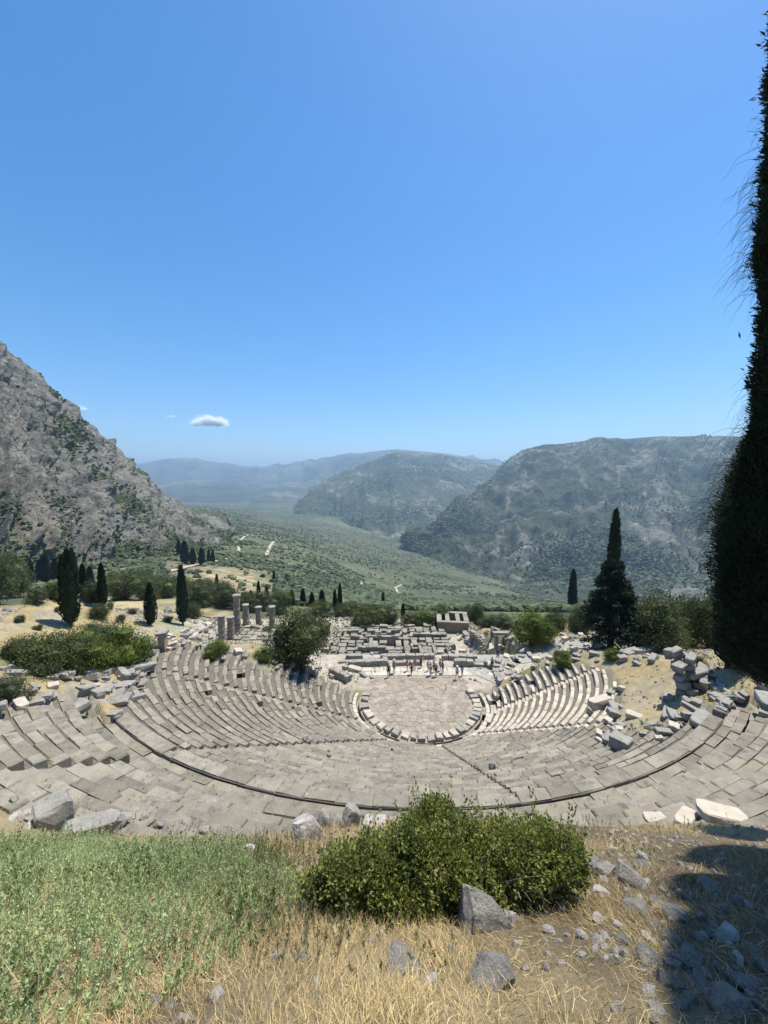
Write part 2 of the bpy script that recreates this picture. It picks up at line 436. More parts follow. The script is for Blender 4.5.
xs = grid_axis([(-150, 6), (-62, 1.2), (-34, .32), (36, 1.0), (60, 4), (150, 6)])
ys = grid_axis([(-25, 1.5), (-2, .25), (22, .32), (57, .5), (80, 1.0), (118, 1)])
GX, GY = np.meshgrid(xs, ys, indexing='ij')
GZ = near_h(GX, GY)
def kk(c): return np.array(c, float)
def near_color(x, y, z):
    n1 = fbm(x * .16, y * .16, 0, 31, 4); n2 = fbm(x * .7, y * .7, 0, 35, 4); n3 = fbm(x * .05, y * .05, 0, 39, 3)
    dry, earth, green, grey = kk((.325, .265, .14)), kk((.28, .205, .13)), kk((.16, .175, .075)), kk((.30, .285, .25))
    e = lambda v: v[..., None]
    c = dry * np.ones(x.shape + (1,))
    c = c + (earth - c) * e(sstep(.05, .5, n2) * .7)
    c = c + (green - c) * e(sstep(.02, .4, n1) * .8)
    c = c + (grey - c) * e(sstep(.0, .3, fbm(x * .3, y * .3, 0, 43, 4)) * (.65 - .35 * sstep(14, 20, x)) * (y > 18))
    t = cone_t(x, y)
    near = (y > 12) & (t > -.5) & (t < 1.4)
    sm, tt, aa = seat_mask(x, y)
    c = np.where(e(sm & (y > 11.5)), grey * .85, c)
    # stone rubble ground of the temple terrace and behind the stage
    k = box_mask(x, y, -52, 19, 55, 108, 4) * .85
    c = c + (kk((.35, .325, .27)) * (1 + .25 * n2[..., None]) - c) * e(k)
    k = box_mask(x, y, -13, 20, 45, 53, 1.5)
    c = c + (kk((.38, .34, .28)) - c) * e(k)
    k = (1 - sstep(10.5, 12.5, y)) * (y > -30)
    c = c + (kk((.255, .205, .125)) * (1 + .3 * e(n2)) - c) * e(k)
    k = sstep(.0, .35, fbm(x * .09, y * .14, 0, 49, 4)) * sstep(-34, -44, x)
    c = c + (kk((.245, .235, .15)) * (1 + .4 * e(n2)) - c) * e(k * .75)
    # dark earth under the cypresses, with part of their shade painted in
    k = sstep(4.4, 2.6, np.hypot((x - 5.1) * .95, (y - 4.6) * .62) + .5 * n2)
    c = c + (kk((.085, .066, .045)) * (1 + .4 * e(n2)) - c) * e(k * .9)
    return c * (1 + .22 * e(n2) + .22 * e(fbm(x * 1.9, y * 1.9, 0, 47, 3)) * e(y > 14))
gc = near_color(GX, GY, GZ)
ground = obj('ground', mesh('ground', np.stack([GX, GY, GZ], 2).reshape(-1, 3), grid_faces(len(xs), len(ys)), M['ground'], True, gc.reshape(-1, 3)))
tag(ground, kind='structure')

# far valley: one sheet out to the horizon
us = np.linspace(-2.2, 2.2, 300); Ls = np.exp(np.linspace(math.log(113), math.log(30000), 330))
VY, VU = np.meshgrid(Ls, us, indexing='ij'); VX = VU * VY
VZ = ground_h(VX, VY)
VZ = np.where(VY > 9000, VZ - (VY - 9000) * .012, VZ) - .5 * (1 - sstep(114, 119, VY))
def valley_color(x, y, z):
    e = lambda v: v[..., None]
    n1 = fbm(x * .004, y * .004, 0, 51, 5); n2 = fbm(x * .02, y * .02, 0, 55, 4); n3 = fbm(x * .0012, y * .0012, 0, 59, 4)
    base, pale, dark = kk((.115, .125, .066)), kk((.22, .20, .135)), kk((.050, .062, .035))
    c = base * np.ones(x.shape + (1,))
    c = c + (pale - c) * e(sstep(.0, .55, n2) * .65)
    c = c + (dark - c) * e(sstep(.1, .5, n1) * .7)
    k = sstep(1500, 2200, y) * sstep(-.3, .2, n3)
    c = c + (kk((.11, .13, .07)) * (1 + 1.2 * e(fbm(x * .006, y * .003, 0, 57, 4))) - c) * e(k * .6)
    u = x / y
    u = u + .05 * n2; dryf = sstep(-.60, -.48, u) * (1 - sstep(-.36, -.25, u)) * sstep(150, 210, y) * (1 - sstep(310, 420, y))
    bands = .75 + .45 * sstep(-.2, .4, np.sin((y + .5 * x) * .33 + 2 * n2))
    c = c + (kk((.345, .28, .17)) * e(.5 + .5 * bands) - c) * e(np.clip(dryf * (1 + n2) * sstep(-.8, -.2, n1 + .6 * n2), 0, 1))
    fieldl = sstep(-1.6, -1.2, u) * (1 - sstep(-.42, -.36, u)) * (1 - sstep(150, 185, y))
    c = c + (kk((.33, .275, .155)) * (1 + .4 * e(n2)) - c) * e(fieldl * sstep(-.5, .1, n1 + n2))
    return c
vc = valley_color(VX, VY, VZ)
valley = obj('valley', mesh('valley', np.stack([VX, VY, VZ], 2).reshape(-1, 3), grid_faces(len(Ls), len(us))[:, ::-1], M['valley'], True, vc.reshape(-1, 3)))
tag(valley, kind='structure')

# ------------------------------------------------------------------ mountains
def poly(P, u):
    """world polyline through (px, py, distance) stops, sampled at u in 0..1 along px"""
    P = np.array(P, float); W = np.array([at(*p) for p in P]); s = (P[:, 0] - P[0, 0]) / (P[-1, 0] - P[0, 0])
    return np.stack([np.interp(u, s, W[:, i]) for i in range(3)], 1)

def mountain(name, base, ridge, nu, nv, amp, freq, seed, mat, prof, colour, keep=.35, gully=.5, drop=.12):
    u = np.linspace(0, 1, nu)
    B, R = poly(base, u), poly(ridge, u)
    wob = amp * .25 * fbm(u * 30, 0 * u, 0, seed + 3, 4)
    R[:, 2] += wob * keep
    v = np.concatenate([np.linspace(-drop, 1, nv), np.linspace(1, 1.9, nv // 4)[1:]])
    P = np.zeros((len(v), nu, 3))
    for j, t in enumerate(v):
        if t <= 1:
            P[j, :, :2] = B[:, :2] + (R - B)[:, :2] * t
            P[j, :, 2] = B[:, 2] + (R - B)[:, 2] * (np.interp(t, *prof) if t >= 0 else t * 1.6)
        else:
            P[j, :, :2] = B[:, :2] + (R - B)[:, :2] * t
            P[j, :, 2] = R[:, 2] - (R - B)[:, 2] * (.35 * (t - 1) + .5 * (t - 1) ** 2)
    du = np.gradient(P, axis=1); dv = np.gradient(P, axis=0)
    N = unit(np.cross(du, dv)); N = np.where(N[..., 2:] < 0, -N, N)
    x, y, z = P[..., 0] * freq, P[..., 1] * freq, P[..., 2] * freq
    d = fbm(x, y, z, seed, 6, True) * .6 + fbm(x * 2.3, y * 2.3, z * 2.3, seed + 9, 5) * .5
    g = fbm(np.broadcast_to(u[None] * 26, d.shape) + .6 * fbm(x, y, z, seed + 15, 3), z * .35, 0, seed + 20, 4, True)
    d = d + gully * g
    vv = np.broadcast_to(v[:, None], d.shape)
    w = amp * (1 - (1 - keep) * np.exp(-((vv - 1) / (.14 if amp > 90 else .10)) ** 2)) * sstep(-.05, .15, vv)
    P = P + N * (d * w)[..., None]
    c = colour(P, vv, d, g, u)
    o = obj(name, mesh(name, P.reshape(-1, 3), grid_faces(len(v), nu), mat, True, c.reshape(-1, 3)))
    tag(o, kind='structure')
    return P, vv, d

def col_cliff(P, v, d, g, u):
    e = lambda a: a[..., None]
    x, y, z = P[..., 0], P[..., 1], P[..., 2]
    rock, veg, scree = kk((.245, .24, .215)), kk((.095, .11, .055)), kk((.33, .29, .22))
    c = rock * np.ones(x.shape + (1,)) * (1 + .25 * e(fbm(x * .03, y * .03, z * .03, 61, 4)))
    n = fbm(x * .012, y * .012, z * .012, 65, 5)
    c = c + (veg - c) * e(sstep(.10, .40, n + .45 * sstep(.60, .95, u[None]) - .25 * d) * .85)
    c = c + (scree - c) * e(sstep(.15, .45, fbm(x * .02, y * .02, z * .006, 69, 4)) * (1 - sstep(.15, .45, v)) * .5 * (1 - sstep(.6, .85, u[None])))
    c = c * (1 + .3 * e(fbm(x * .09, y * .09, z * .09, 83, 4)))
    return c

def col_wood(P, v, d, g, u):
    e = lambda a: a[..., None]
    x, y, z = P[..., 0], P[..., 1], P[..., 2]
    wood, rock = kk((.075, .094, .048)), kk((.25, .24, .20))
    c = wood * np.ones(x.shape + (1,))
    n = fbm(x * .004, y * .004, z * .004, 71, 6)
    n2 = fbm(x * .02, y * .02, z * .006, 75, 4)
    c = c + (rock - c) * e(sstep(.05, .36, n + .45 * n2 + .45 * d - .18 + .12 * sstep(.45, .8, v)) * .8)
    if len(u) == 500:  # pale scree chutes
        for u0, v0, v1, sl, wd in ((.155, .12, .55, .05, .0035), (.365, .30, .62, -.02, .0022), (.30, .5, .72, -.05, .002), (.20, .5, .8, .03, .002)):
            k = np.exp(-((u[None] - u0 - sl * (v - v0) - .004 * fbm(v * 9, 0 * v, 0, 77, 3)) / wd) ** 2) * sstep(v0 - .03, v0 + .03, v) * (1 - sstep(v1 - .05, v1 + .02, v))
            c = c + (kk((.28, .26, .22)) - c) * e(k * .8)
    return c

def col_mid(P, v, d, g, u):
    c = col_wood(P, v, d, g, u)
    x, y = P[..., 0], P[..., 1]
    k = sstep(.15, .4, fbm(x * .0025, y * .0025, 0, 79, 3)) * sstep(.75, .97, v) * .6
    return c + (kk((.27, .2, .13)) - c) * k[..., None]

def col_far(P, v, d, g, u):
    x, y, z = P[..., 0], P[..., 1], P[..., 2]
    n = fbm(x * .0012, y * .0012, z * .0012, 81, 5)
    return kk((.070, .082, .052)) * (1 + .9 * n[..., None]) + kk((.08, .07, .05)) * sstep(.1, .5, n)[..., None]

CL = mountain('cliff', [(-170, 600, 165), (-60, 598, 190), (0, 590, 215), (60, 580, 280), (110, 577, 330), (160, 572, 380), (200, 562, 450), (225, 545, 640), (238, 528, 950)],
              [(-170, 205, 430), (-100, 262, 470), (-40, 312, 505), (0, 346, 530), (20, 364, 545), (45, 384, 560), (80, 418, 600), (110, 447, 650), (130, 468, 680), (150, 489, 720), (175, 509, 790), (205, 526, 880), (238, 540, 1000)],
              640, 380, 21, .020, 101, M['cliff'], ([0, .10, .20, .32, .6, 1], [0, .04, .16, .30, .60, 1]), col_cliff, .38, .75, .2)
MR = mountain('mountain', [(405, 549, 2150), (442, 558, 1850), (500, 584, 1480), (563, 604, 1270), (640, 608, 1180), (720, 608, 1120), (820, 608, 1050), (1000, 608, 1000)],
              [(405, 545, 2300), (440, 519, 2600), (472, 494, 3000), (490, 479, 3300), (502, 466, 3550), (513, 457, 3700), (525, 450, 3800), (544, 445, 3900), (570, 443, 3950), (593, 440, 3950), (625, 439, 3950), (654, 437, 3900), (690, 436, 3800), (720, 436, 3700), (800, 440, 3500), (1000, 452, 3200)],
              500, 280, 140, .0034, 111, M['mount'], ([0, .15, .4, .72, .9, 1], [0, .07, .26, .70, .93, 1]), col_wood, .05, .32)
MM = mountain('mountain', [(296, 514, 3700), (330, 527, 3500), (360, 539, 3000), (400, 553, 2600), (440, 560, 2500), (520, 560, 3000), (640, 560, 3000)],
              [(296, 512, 4200), (306, 496, 4600), (325, 480, 5200), (344, 470, 5600), (370, 462, 6200), (397, 451, 6800), (420, 452, 6900), (442, 454, 7000), (472, 461, 7000), (502, 466, 7000), (560, 474, 7000), (640, 480, 7000)],
              340, 190, 130, .0016, 121, M['mount'], ([0, .2, .5, .8, 1], [0, .13, .5, .86, 1]), col_mid, .15, .22)
MF = mountain('far_mountain', [(-100, 497, 8000), (200, 497, 8000), (420, 497, 8000), (560, 497, 8000)],
              [(-100, 474, 15000), (100, 470, 14500), (130, 467, 14200), (147, 462, 14000), (165, 459, 14000), (185, 458, 14000), (205, 461, 14000), (230, 465, 14000), (261, 470, 13500), (276, 468, 13000), (291, 465, 12500), (336, 457, 11500), (370, 452, 11000), (397, 449, 10800), (450, 454, 10500), (500, 463, 10500), (560, 476, 10500)],
              280, 120, 330, .0009, 131, M['farmount'], ([0, .3, .7, 1], [0, .2, .65, 1]), col_far, .05, .5)
MF2 = mountain('far_mountain', [(60, 508, 5600), (200, 506, 5600), (320, 507, 5600)],
               [(60, 494, 7800), (150, 487, 8000), (175, 483, 8100), (195, 481, 8200), (230, 484, 8200), (255, 490, 8000), (285, 486, 7800), (302, 489, 7600), (320, 498, 7400)],
               200, 80, 120, .0014, 141, M['farmount'], ([0, .3, .7, 1], [0, .2, .65, 1]), col_far, .12, .3)

# low scatter of distant olive trees and of shrubs on the cliff: uncountable, one object each
def blobs(name, P, R, mat, squash=.8, sub=1):
    V0, T0 = ICO[1] if sub == 1 else ICO[2]
    if sub == 0:
        g = (1 + 5 ** .5) / 2
        V0 = unit(np.array([(-1, g, 0), (1, g, 0), (-1, -g, 0), (1, -g, 0), (0, -1, g), (0, 1, g), (0, -1, -g), (0, 1, -g), (g, 0, -1), (g, 0, 1), (-g, 0, -1), (-g, 0, 1)], float))
        T0 = np.array([(0, 11, 5), (0, 5, 1), (0, 1, 7), (0, 7, 10), (0, 10, 11), (1, 5, 9), (5, 11, 4), (11, 10, 2), (10, 7, 6), (7, 1, 8), (3, 9, 4), (3, 4, 2), (3, 2, 6), (3, 6, 8), (3, 8, 9), (4, 9, 5), (2, 4, 11), (6, 2, 10), (8, 6, 7), (9, 8, 1)])
    n, k = len(P), len(V0)
    J = 1 + RNG.normal(0, .22, (n, k, 1))
    a = RNG.uniform(0, 6.28, n)
    c, s = np.cos(a)[:, None], np.sin(a)[:, None]
    X = V0[None, :, 0] * c - V0[None, :, 1] * s; Y = V0[None, :, 0] * s + V0[None, :, 1] * c
    V = np.stack([X, Y, np.broadcast_to(V0[None, :, 2] * squash, X.shape)], 2) * J * np.asarray(R)[:, None, None] + P[:, None]
    T = (T0[None] + (np.arange(n) * k)[:, None, None]).reshape(-1, 3)
    return tag(obj(name, mesh(name, V.reshape(-1, 3), T, mat, False)), kind='stuff')

n = 62000
u = RNG.uniform(-1.15, 1.15, n); y = np.exp(RNG.uniform(math.log(135), math.log(4800), n)); x = u * y
keep = (fbm(x * .007, y * .007, 0, 91, 5) + .5 * fbm(x * .0015, y * .0015, 0, 94, 3) + RNG.normal(0, .12, n) > -.26) & ~((u < -.29) & (u > -.58) & (y < 380) & (RNG.random(n) < .95)) & ~((u < -.35) & (y < 178))
x, y = x[keep], y[keep]; r = RNG.uniform(.8, 2.4, len(x)) * (1 + np.minimum(y, 900) / 1300)
P = np.stack([x, y, ground_h(x, y) + r * .45], 1)
blobs('olive_woods', P, r, M['far_tree'], .75, 0)
Pc, vc_, dc_ = CL
m = (vc_ > .02) & (vc_ < 1.0)
pts = Pc[m]; w = np.clip(.25 + 2.2 * fbm(pts[:, 0] * .012, pts[:, 1] * .012, pts[:, 2] * .012, 65, 5) - .5 * dc_[m], .02, None) ** 1.5
ns_ = 12000
idx = RNG.choice(len(pts), ns_, p=w / w.sum())
q = pts[idx] + RNG.normal(0, .6, (ns_, 3)); r = RNG.uniform(.5, 2.0, ns_) * (.55 + np.linalg.norm(q[:, :2], axis=1) / 900)
blobs('cliff_shrubs', q, r, M['cliff_shrub'], .75, 1)

for nm_, (Pm, vm, dm), n_, r0_, fr_ in (('mountain_woods', MR, 40000, 5.6, .004), ('mountain_woods', MM, 13000, 10, .002)):
    m = (vm > .0) & (vm < 1.0); pts = Pm[m]
    w = np.clip(.35 + 1.6 * fbm(pts[:, 0] * fr_, pts[:, 1] * fr_, pts[:, 2] * fr_, 97, 5), .02, None) ** 2 * np.linalg.norm(pts[:, :2], axis=1) ** -.5
    idx = RNG.choice(len(pts), n_, p=w / w.sum())
    q = pts[idx] + RNG.normal(0, 1, (n_, 3)) * [12, 12, 0]; blobs(nm_, q, RNG.uniform(.5, 1.3, n_) * r0_, M['far_tree'], .8, 0)

def ribbon(name, pix, w, mat, lift=.5, far=True):
    C = np.array([gp(*p) for p in pix]); s = np.linspace(0, len(C) - 1, len(C) * 8)
    L = np.stack([np.interp(s, np.arange(len(C)), C[:, i]) for i in range(2)], 1)
    L = L + np.stack([fbm(s * 1.1, 0 * s, 0, 7, 2), fbm(s * 1.1, 0 * s, 0, 8, 2)], 1) * w * .5
    T = unit(np.gradient(L, axis=0)); Nn = np.stack([-T[:, 1], T[:, 0]], 1)
    ks = np.linspace(-1, 1, 5)
    X = L[:, None] + Nn[:, None] * (ks[None, :, None] * w / 2)
    Z = ground_h(X[..., 0], X[..., 1]) + lift
    Z = np.maximum(Z, Z.mean(1, keepdims=True) - w * .2)
    V = np.concatenate([X, Z[..., None]], 2).reshape(-1, 3)
    return tag(obj(name, mesh(name, V, grid_faces(len(L), 5)[:, ::-1], mat, True)), kind='structure')
ribbon('dirt_road', [(396, 607), (397, 600), (399, 594), (395, 588), (401, 585)], 4.5, M['track'], .8)
ribbon('dirt_road', [(238, 556), (239, 549), (237, 543), (243, 538), (248, 534)], 4.5, M['track'], .8)
ribbon('dirt_road', [(155, 575), (185, 568), (215, 562), (236, 557)], 5, M['track'], .8)
ribbon('dirt_road', [(266, 556), (270, 547), (276, 540)], 5, M['track'], .8)
ribbon('dirt_road', [(372, 596), (366, 588), (360, 582)], 4, M['track'], .8)
ribbon('footpath', [(476, 672), (490, 664), (505, 655), (530, 650), (560, 645), (590, 641)], 4.6, M['path'], .06)
# ------------------------------------------------------------------ the theatre
theatre = thing('ancient_theatre', 'ruined ancient stone theatre with curved rows of grey seats around a paved orchestra', 'theatre', (4.1, 41.8, 0))
TO = np.array([4.1, 41.8, 0])
STAIRS = (-150, -117, -83, -51, -18)

def part(name, mb_or_mesh, mat=None, parent=None, label=None):
    me = mb_or_mesh.build(name, mat) if isinstance(mb_or_mesh, MB) else mb_or_mesh
    parent = parent or theatre
    o = obj(name, me, parent)
    if label: o['label'] = label
    return o

def ring_block(mb, t0, t1, a0, a1, zb, zt, gap=.012, ch=.03, jit=.012, rj=.03, zj=.025):
    r = R0 + DR * t0; g = math.degrees(gap / r)
    o0, o1 = RNG.normal(0, rj / 21.7, 2)
    q = [PT(t0 + o0, a0 + g), PT(t0 + o0, a1 - g), PT(t1 + o1, a1 - g), PT(t1 + o1, a0 + g)]
    q = [(p[0] - TO[0], p[1] - TO[1]) for p in q]
    e = (np.array(q[1]) - np.array(q[0])); f = np.array(q[3]) - np.array(q[0])
    if e[0] * f[1] - e[1] * f[0] < 0: q = q[::-1]
    z = zt + RNG.normal(0, zj) + RNG.normal(0, zj * .7, 4)
    mb.add(hexa(q, zb, z, ch, jit), BQ)

def seat_row(t0, t1, zt, k, lens, upper=False):
    lo, hi = ends(min((t0 + t1) / 2, 1.0) if not upper else (t0 + t1) / 2)
    r = R0 + DR * t0; grey, pale = MB(), MB(); rg, rp = [], []
    a = lo + RNG.uniform(0, 2)
    while a < hi - .5:
        L = RNG.uniform(*lens); a1 = min(a + math.degrees(L / r), hi)
        hw = math.degrees(.36 / r)
        for st in STAIRS:
            if upper and st in (-150, -18): continue
            if a < st - hw < a1: a1 = st - hw
            if st - hw <= a < st + hw - 1e-6: a = st + hw; a1 = min(a + math.degrees(L / r), hi)
        if a1 - a > math.degrees(.18 / r):
            edge = min(a - lo, hi - a1) * r * .01745
            miss = .008 + (.30 if edge < 1.5 else 0) + (.05 if a < -140 else 0)
            if k > 1 and t0 < .6 and a > -51 or k == 26: miss *= .25
            if RNG.random() > miss or k == 26:
                wl = a < -135
                mb = pale if (a > -51 and t0 < .66 and not upper) else grey
                (rp if mb is pale else rg).append((a, a1))
                ring_block(mb, t0, t0 + (t1 - t0) * (RNG.uniform(.40, .50) if k < 26 else 1.0 if k == 26 else RNG.uniform(.60, .74)), a, a1, zt - .60, zt + (RNG.normal(0, .02) if wl else 0), gap=.006, zj=.022 if wl else .016 if upper else .011, rj=.035 if wl else .022 if upper else .012, ch=.05 if upper else .035)
        a = a1
    for mb, a_, b_, rr_ in ((grey, lo, hi if (upper or t0 >= .66) else min(hi, -51), rg), (pale, -51, hi, rp)):
        if mb.n and b_ > a_:  # continuous footing under the row, then the soil-filled strip behind each stone
            aa = np.linspace(a_, b_, max(4, int((b_ - a_) / 3)))
            Vf = np.array([[*(np.array(PT(t, a)) - TO[:2]), zt - .47] for a in aa for t in (t0 + .003, t1)]); i = np.arange(len(aa) - 1) * 2
            mb.add(Vf, np.stack([i, i + 2, i + 3, i + 1], 1)[:, ::-1])
            tm = t0 + (t1 - t0) * (.36 if not upper else .56)
            Vr = np.array([[*(np.array(PT(t, a)) - TO[:2]), zt - .06] for (u0, u1) in rr_ for t, a in ((tm, u0), (tm, u1), (t1 + .002, u1), (t1 + .002, u0))])
            mb.add(Vr, np.arange(len(rr_) * 4).reshape(-1, 4))
    if grey.n: part('seat_row', grey.build('seat_row', M['seat'], False, M['joint'], len(grey.Q[-1])))
    if pale.n: part('seat_row', pale.build('seat_row', M['pale'], False, M['joint'], len(pale.Q[-1])), label='pale restored stone seat row')
NR = 27
for k in range(NR):
    t0, t1 = k / NR, (k + 1) / NR
    seat_row(t0, t1, Z1 * (k + 1) / NR, k, (.7, 1.6) if k < 26 else (1.1, 1.9))
for k in range(8):
    t0 = 1.075 + .037 * k
    seat_row(t0, t0 + .037, Z1 * (1.075 + .037 * (k + 1)) - .35, 40 + k, (1.1, 2.3), True)
for st in STAIRS:
    mb = MB()
    for k in range(NR):
        t0 = k / NR
        lo, hi = ends(t0 + .5 / NR)
        if not (lo < st < hi):
            if mb.n: break
            continue
        r = R0 + DR * t0; hw = math.degrees(.36 / r); zt = Z1 * (k + 1) / NR
        ring_block(mb, t0, t0 + .52 / NR, st - hw, st + hw, zt - .6, zt - .2, zj=.012)
        ring_block(mb, t0 + .52 / NR, t0 + 1 / NR, st - hw, st + hw, zt - .6, zt - .01, zj=.012)
    part('stairway', mb, M['seat'] if st < -60 else M['pale'])
mb = MB()
for t0, t1 in ((1.0, 1.026), (1.026, 1.05), (1.05, 1.075)):
    a, hi = -131, -45
    while a < hi:
        L = RNG.uniform(.9, 2.0); a1 = a + math.degrees(L / (R0 + DR * t0))
        ring_block(mb, t0 + .0006, t1, a, a1, Z1 - 1.2, Z1 - .15, gap=.008, zj=.018, ch=.02)
        a = a1
part('walkway', mb, M['seat'])
# paved orchestra: irregular many-sided slabs
def clip_half(poly_, p, n_):
    out = []
    for i in range(len(poly_)):
        a, b = poly_[i], poly_[(i + 1) % len(poly_)]; da, db = (a - p) @ n_, (b - p) @ n_
        if da <= 0: out.append(a)
        if da * db < 0: out.append(a + (b - a) * da / (da - db))
    return out
rs = np.random.default_rng(3); sites = []
y = -7.6; row = 0
while y < 7.2:
    h = rs.uniform(.42, .72); x = -8 + rs.uniform(0, .8)
    while x < 8:
        sites.append((x + rs.normal(0, .10), y + rs.normal(0, .10))); x += rs.uniform(.4, 1.1)
    y += h
sites = np.array(sites); groups = {}; nv_ = 0; VS = []
for c in sites:
    if not (math.hypot(c[0], min(c[1], 0)) < 6.05 and -6.3 < c[0] < 6.6 and c[1] < 6.3): continue
    d = np.linalg.norm(sites - c, axis=1); pl = [c + np.array(q) for q in ((-1.5, -1.5), (1.5, -1.5), (1.5, 1.5), (-1.5, 1.5))]
    for j in np.argsort(d)[1:14]:
        n_ = (sites[j] - c) / d[j]; pl = clip_half(pl, c + n_ * (d[j] / 2 - .006), n_)
        if len(pl) < 3: break
    if len(pl) < 3: continue
    k = len(pl); q = np.array(pl); z = rs.normal(0, .012); tilt = rs.normal(0, .006, 2)
    zz = z + (q - c) @ tilt; qi = c + (q - c) * .965
    VS += [np.c_[q, np.full(k, -.3)], np.c_[q, zz - .018], np.c_[qi, zz]]
    i = np.arange(k); j = (i + 1) % k
    groups.setdefault(4, []).extend(list(np.stack([i, j, j + k, i + k], 1) + nv_) + list(np.stack([i + k, j + k, j + 2 * k, i + 2 * k], 1) + nv_))
    groups.setdefault(k, []).append(i + 2 * k + nv_); nv_ += 3 * k
part('orchestra_floor', mesh('orchestra_floor', np.concatenate(VS), [np.array(g) for g in groups.values()], M['floor']))
V, Q, T = lathe([(6.9, -.4), (6.9, -.06), (0.01, -.05)], 64)
part('orchestra_bed', mesh('orchestra_bed', V, [Q, T], M['floor'], False))
# ring of kerb stones, one part each
a = -196.0
while a < 14:
    L = RNG.uniform(.62, 1.0); a1 = a + math.degrees(L / 6.35)
    if not (-186 < a < -178 or (-4 < a < 1)):
        mb = MB(); t = RNG.uniform(.20, .36)
        q = [((6.75 - .85) * math.cos(rad(a + .6)), (6.75 - .85) * math.sin(rad(a + .6))), (6.75 * math.cos(rad(a + .6)), 6.75 * math.sin(rad(a + .6))),
             (6.75 * math.cos(rad(a1 - .6)), 6.75 * math.sin(rad(a1 - .6))), ((6.75 - .85) * math.cos(rad(a1 - .6)), (6.75 - .85) * math.sin(rad(a1 - .6)))]
        mb.add(hexa(np.array(q) + RNG.normal(0, .04, (4, 2)), -.5, t + RNG.normal(0, .03, 4), .05, .02), BQ)
        part('kerb_stone', mb, M['pale'] if RNG.random() < .7 else M['block'])
    a = a1 + RNG.uniform(.3, 1.5)
# drain channel and its light outer rim
def ring(r0, r1, z0, z1, a0, a1, n):
    mb = MB()
    aa = np.linspace(a0, a1, n + 1)
    for i in range(n):
        q = [(r * math.cos(rad(b)), r * math.sin(rad(b))) for r, b in ((r0, aa[i] + .12), (r1, aa[i] + .12), (r1, aa[i + 1] - .12), (r0, aa[i + 1] - .12))]
        mb.add(hexa(q, z0, z1 + RNG.normal(0, .015, 4), .02, .008), BQ)
    return mb
part('drain_channel', ring(6.7, 7.3, -.9, -.62, -196, 16, 44), M['seat'])
part('drain_rim', ring(7.27, 7.66, -.9, .03, -194, 14, 34), M['drain'], label='light stone rim round the drain')
for s_ in ((-150, -132, 3), (-112, -99, 2), (-60, -44, 3), (-20, -8, 2)): part('drain_cover', ring(6.75, 7.27, -.2, -.02, *s_), M['seat'])
# stage: light slab strip and low foundation blocks
mb = MB()
x = -7.0
while x < 15:
    w = RNG.uniform(.8, 1.7)
    for y0, y1 in ((5.9, 6.9), (6.9, 7.9)):
        mb.add(hexa([(x, y0), (x + w - .02, y0), (x + w - .02, y1 - .02), (x, y1 - .02)], -.3, .05 + RNG.normal(0, .015, 4), .02, .004), BQ)
    x += w
part('stage_paving', mb, M['drain'], label='pale stage paving behind the orchestra')
def wall_blocks(mb, x0, y0, x1, y1, w, h, zb, lens=(.8, 1.6), rows=1, miss=.1, hj=.1):
    p, q = np.array([x0, y0]), np.array([x1, y1]); L = np.linalg.norm(q - p); d = (q - p) / L; nrm = np.array([-d[1], d[0]])
    mb.add(hexa([p - nrm * w * .45, q - nrm * w * .45, q + nrm * w * .45, p + nrm * w * .45], zb - .5, zb + .06, .02, .0), BQ)
    for r_ in range(rows):
        s = -RNG.uniform(0, .6)
        while s < L:
            l = RNG.uniform(*lens); e = min(s + l, L); b = max(s, 0)
            if RNG.random() > miss * (1 + r_) and e - b > .2:
                c = [p + d * b + nrm * (-w / 2), p + d * (e - .025) - nrm * w / 2, p + d * (e - .025) + nrm * w / 2, p + d * b + nrm * w / 2]
                c = np.array(c) + RNG.normal(0, .03, 2)
                zz = zb + h * r_ / rows
                mb.add(hexa(c, zz - (.4 if r_ == 0 else 0.006), zz + h / rows + RNG.normal(0, hj * h / rows, 4) * .5, .04, .02), BQ)
            s += l
for (x0, y0, x1, y1, w, h, rw) in ((-9, 8.6, -3.5, 8.9, .8, .7, 1), (-2.5, 8.9, 1.0, 9.0, .8, .5, 1), (5.5, 8.7, 9.8, 8.4, .8, .85, 2), (9.8, 8.0, 13.5, 7.2, .7, .6, 1), (-9.5, 10.6, 3, 10.8, .8, .6, 1), (4, 10.6, 9, 10.4, .8, .6, 1), (-4, 9, -4, 11, .7, .5, 1), (8.8, 8.8, 8.8, 10.5, .7, .5, 1), (-11, 6.5, -8.4, 4.2, .9, .9, 2), (10.2, 3.2, 10.6, 7.2, .8, .8, 2)):
    mb = MB(); wall_blocks(mb, x0, y0, x1, y1, w, h, -.02, rows=rw); part('stage_wall', mb, M['block'])
# wing retaining wall on the left: stepped end of the seat bank
mb = MB()
for i in range(20):
    t = .36 + .025 * i
    x, y = PT(t, ends(t)[0] - math.degrees(.5 / (R0 + DR * t)))
    g = near_h(x, y)
    mb.add(hexa(np.array([(-.45, -.4), (.45, -.4), (.45, .4), (-.45, .4)]) * RNG.uniform(.8, 1.5) + np.array([x - TO[0], y - TO[1]]) + RNG.normal(0, .15, 2), float(g) - .5, Z1 * t + RNG.uniform(-.3, .15), .05, .03), BQ)
part('retaining_wall', mb, M['block'])

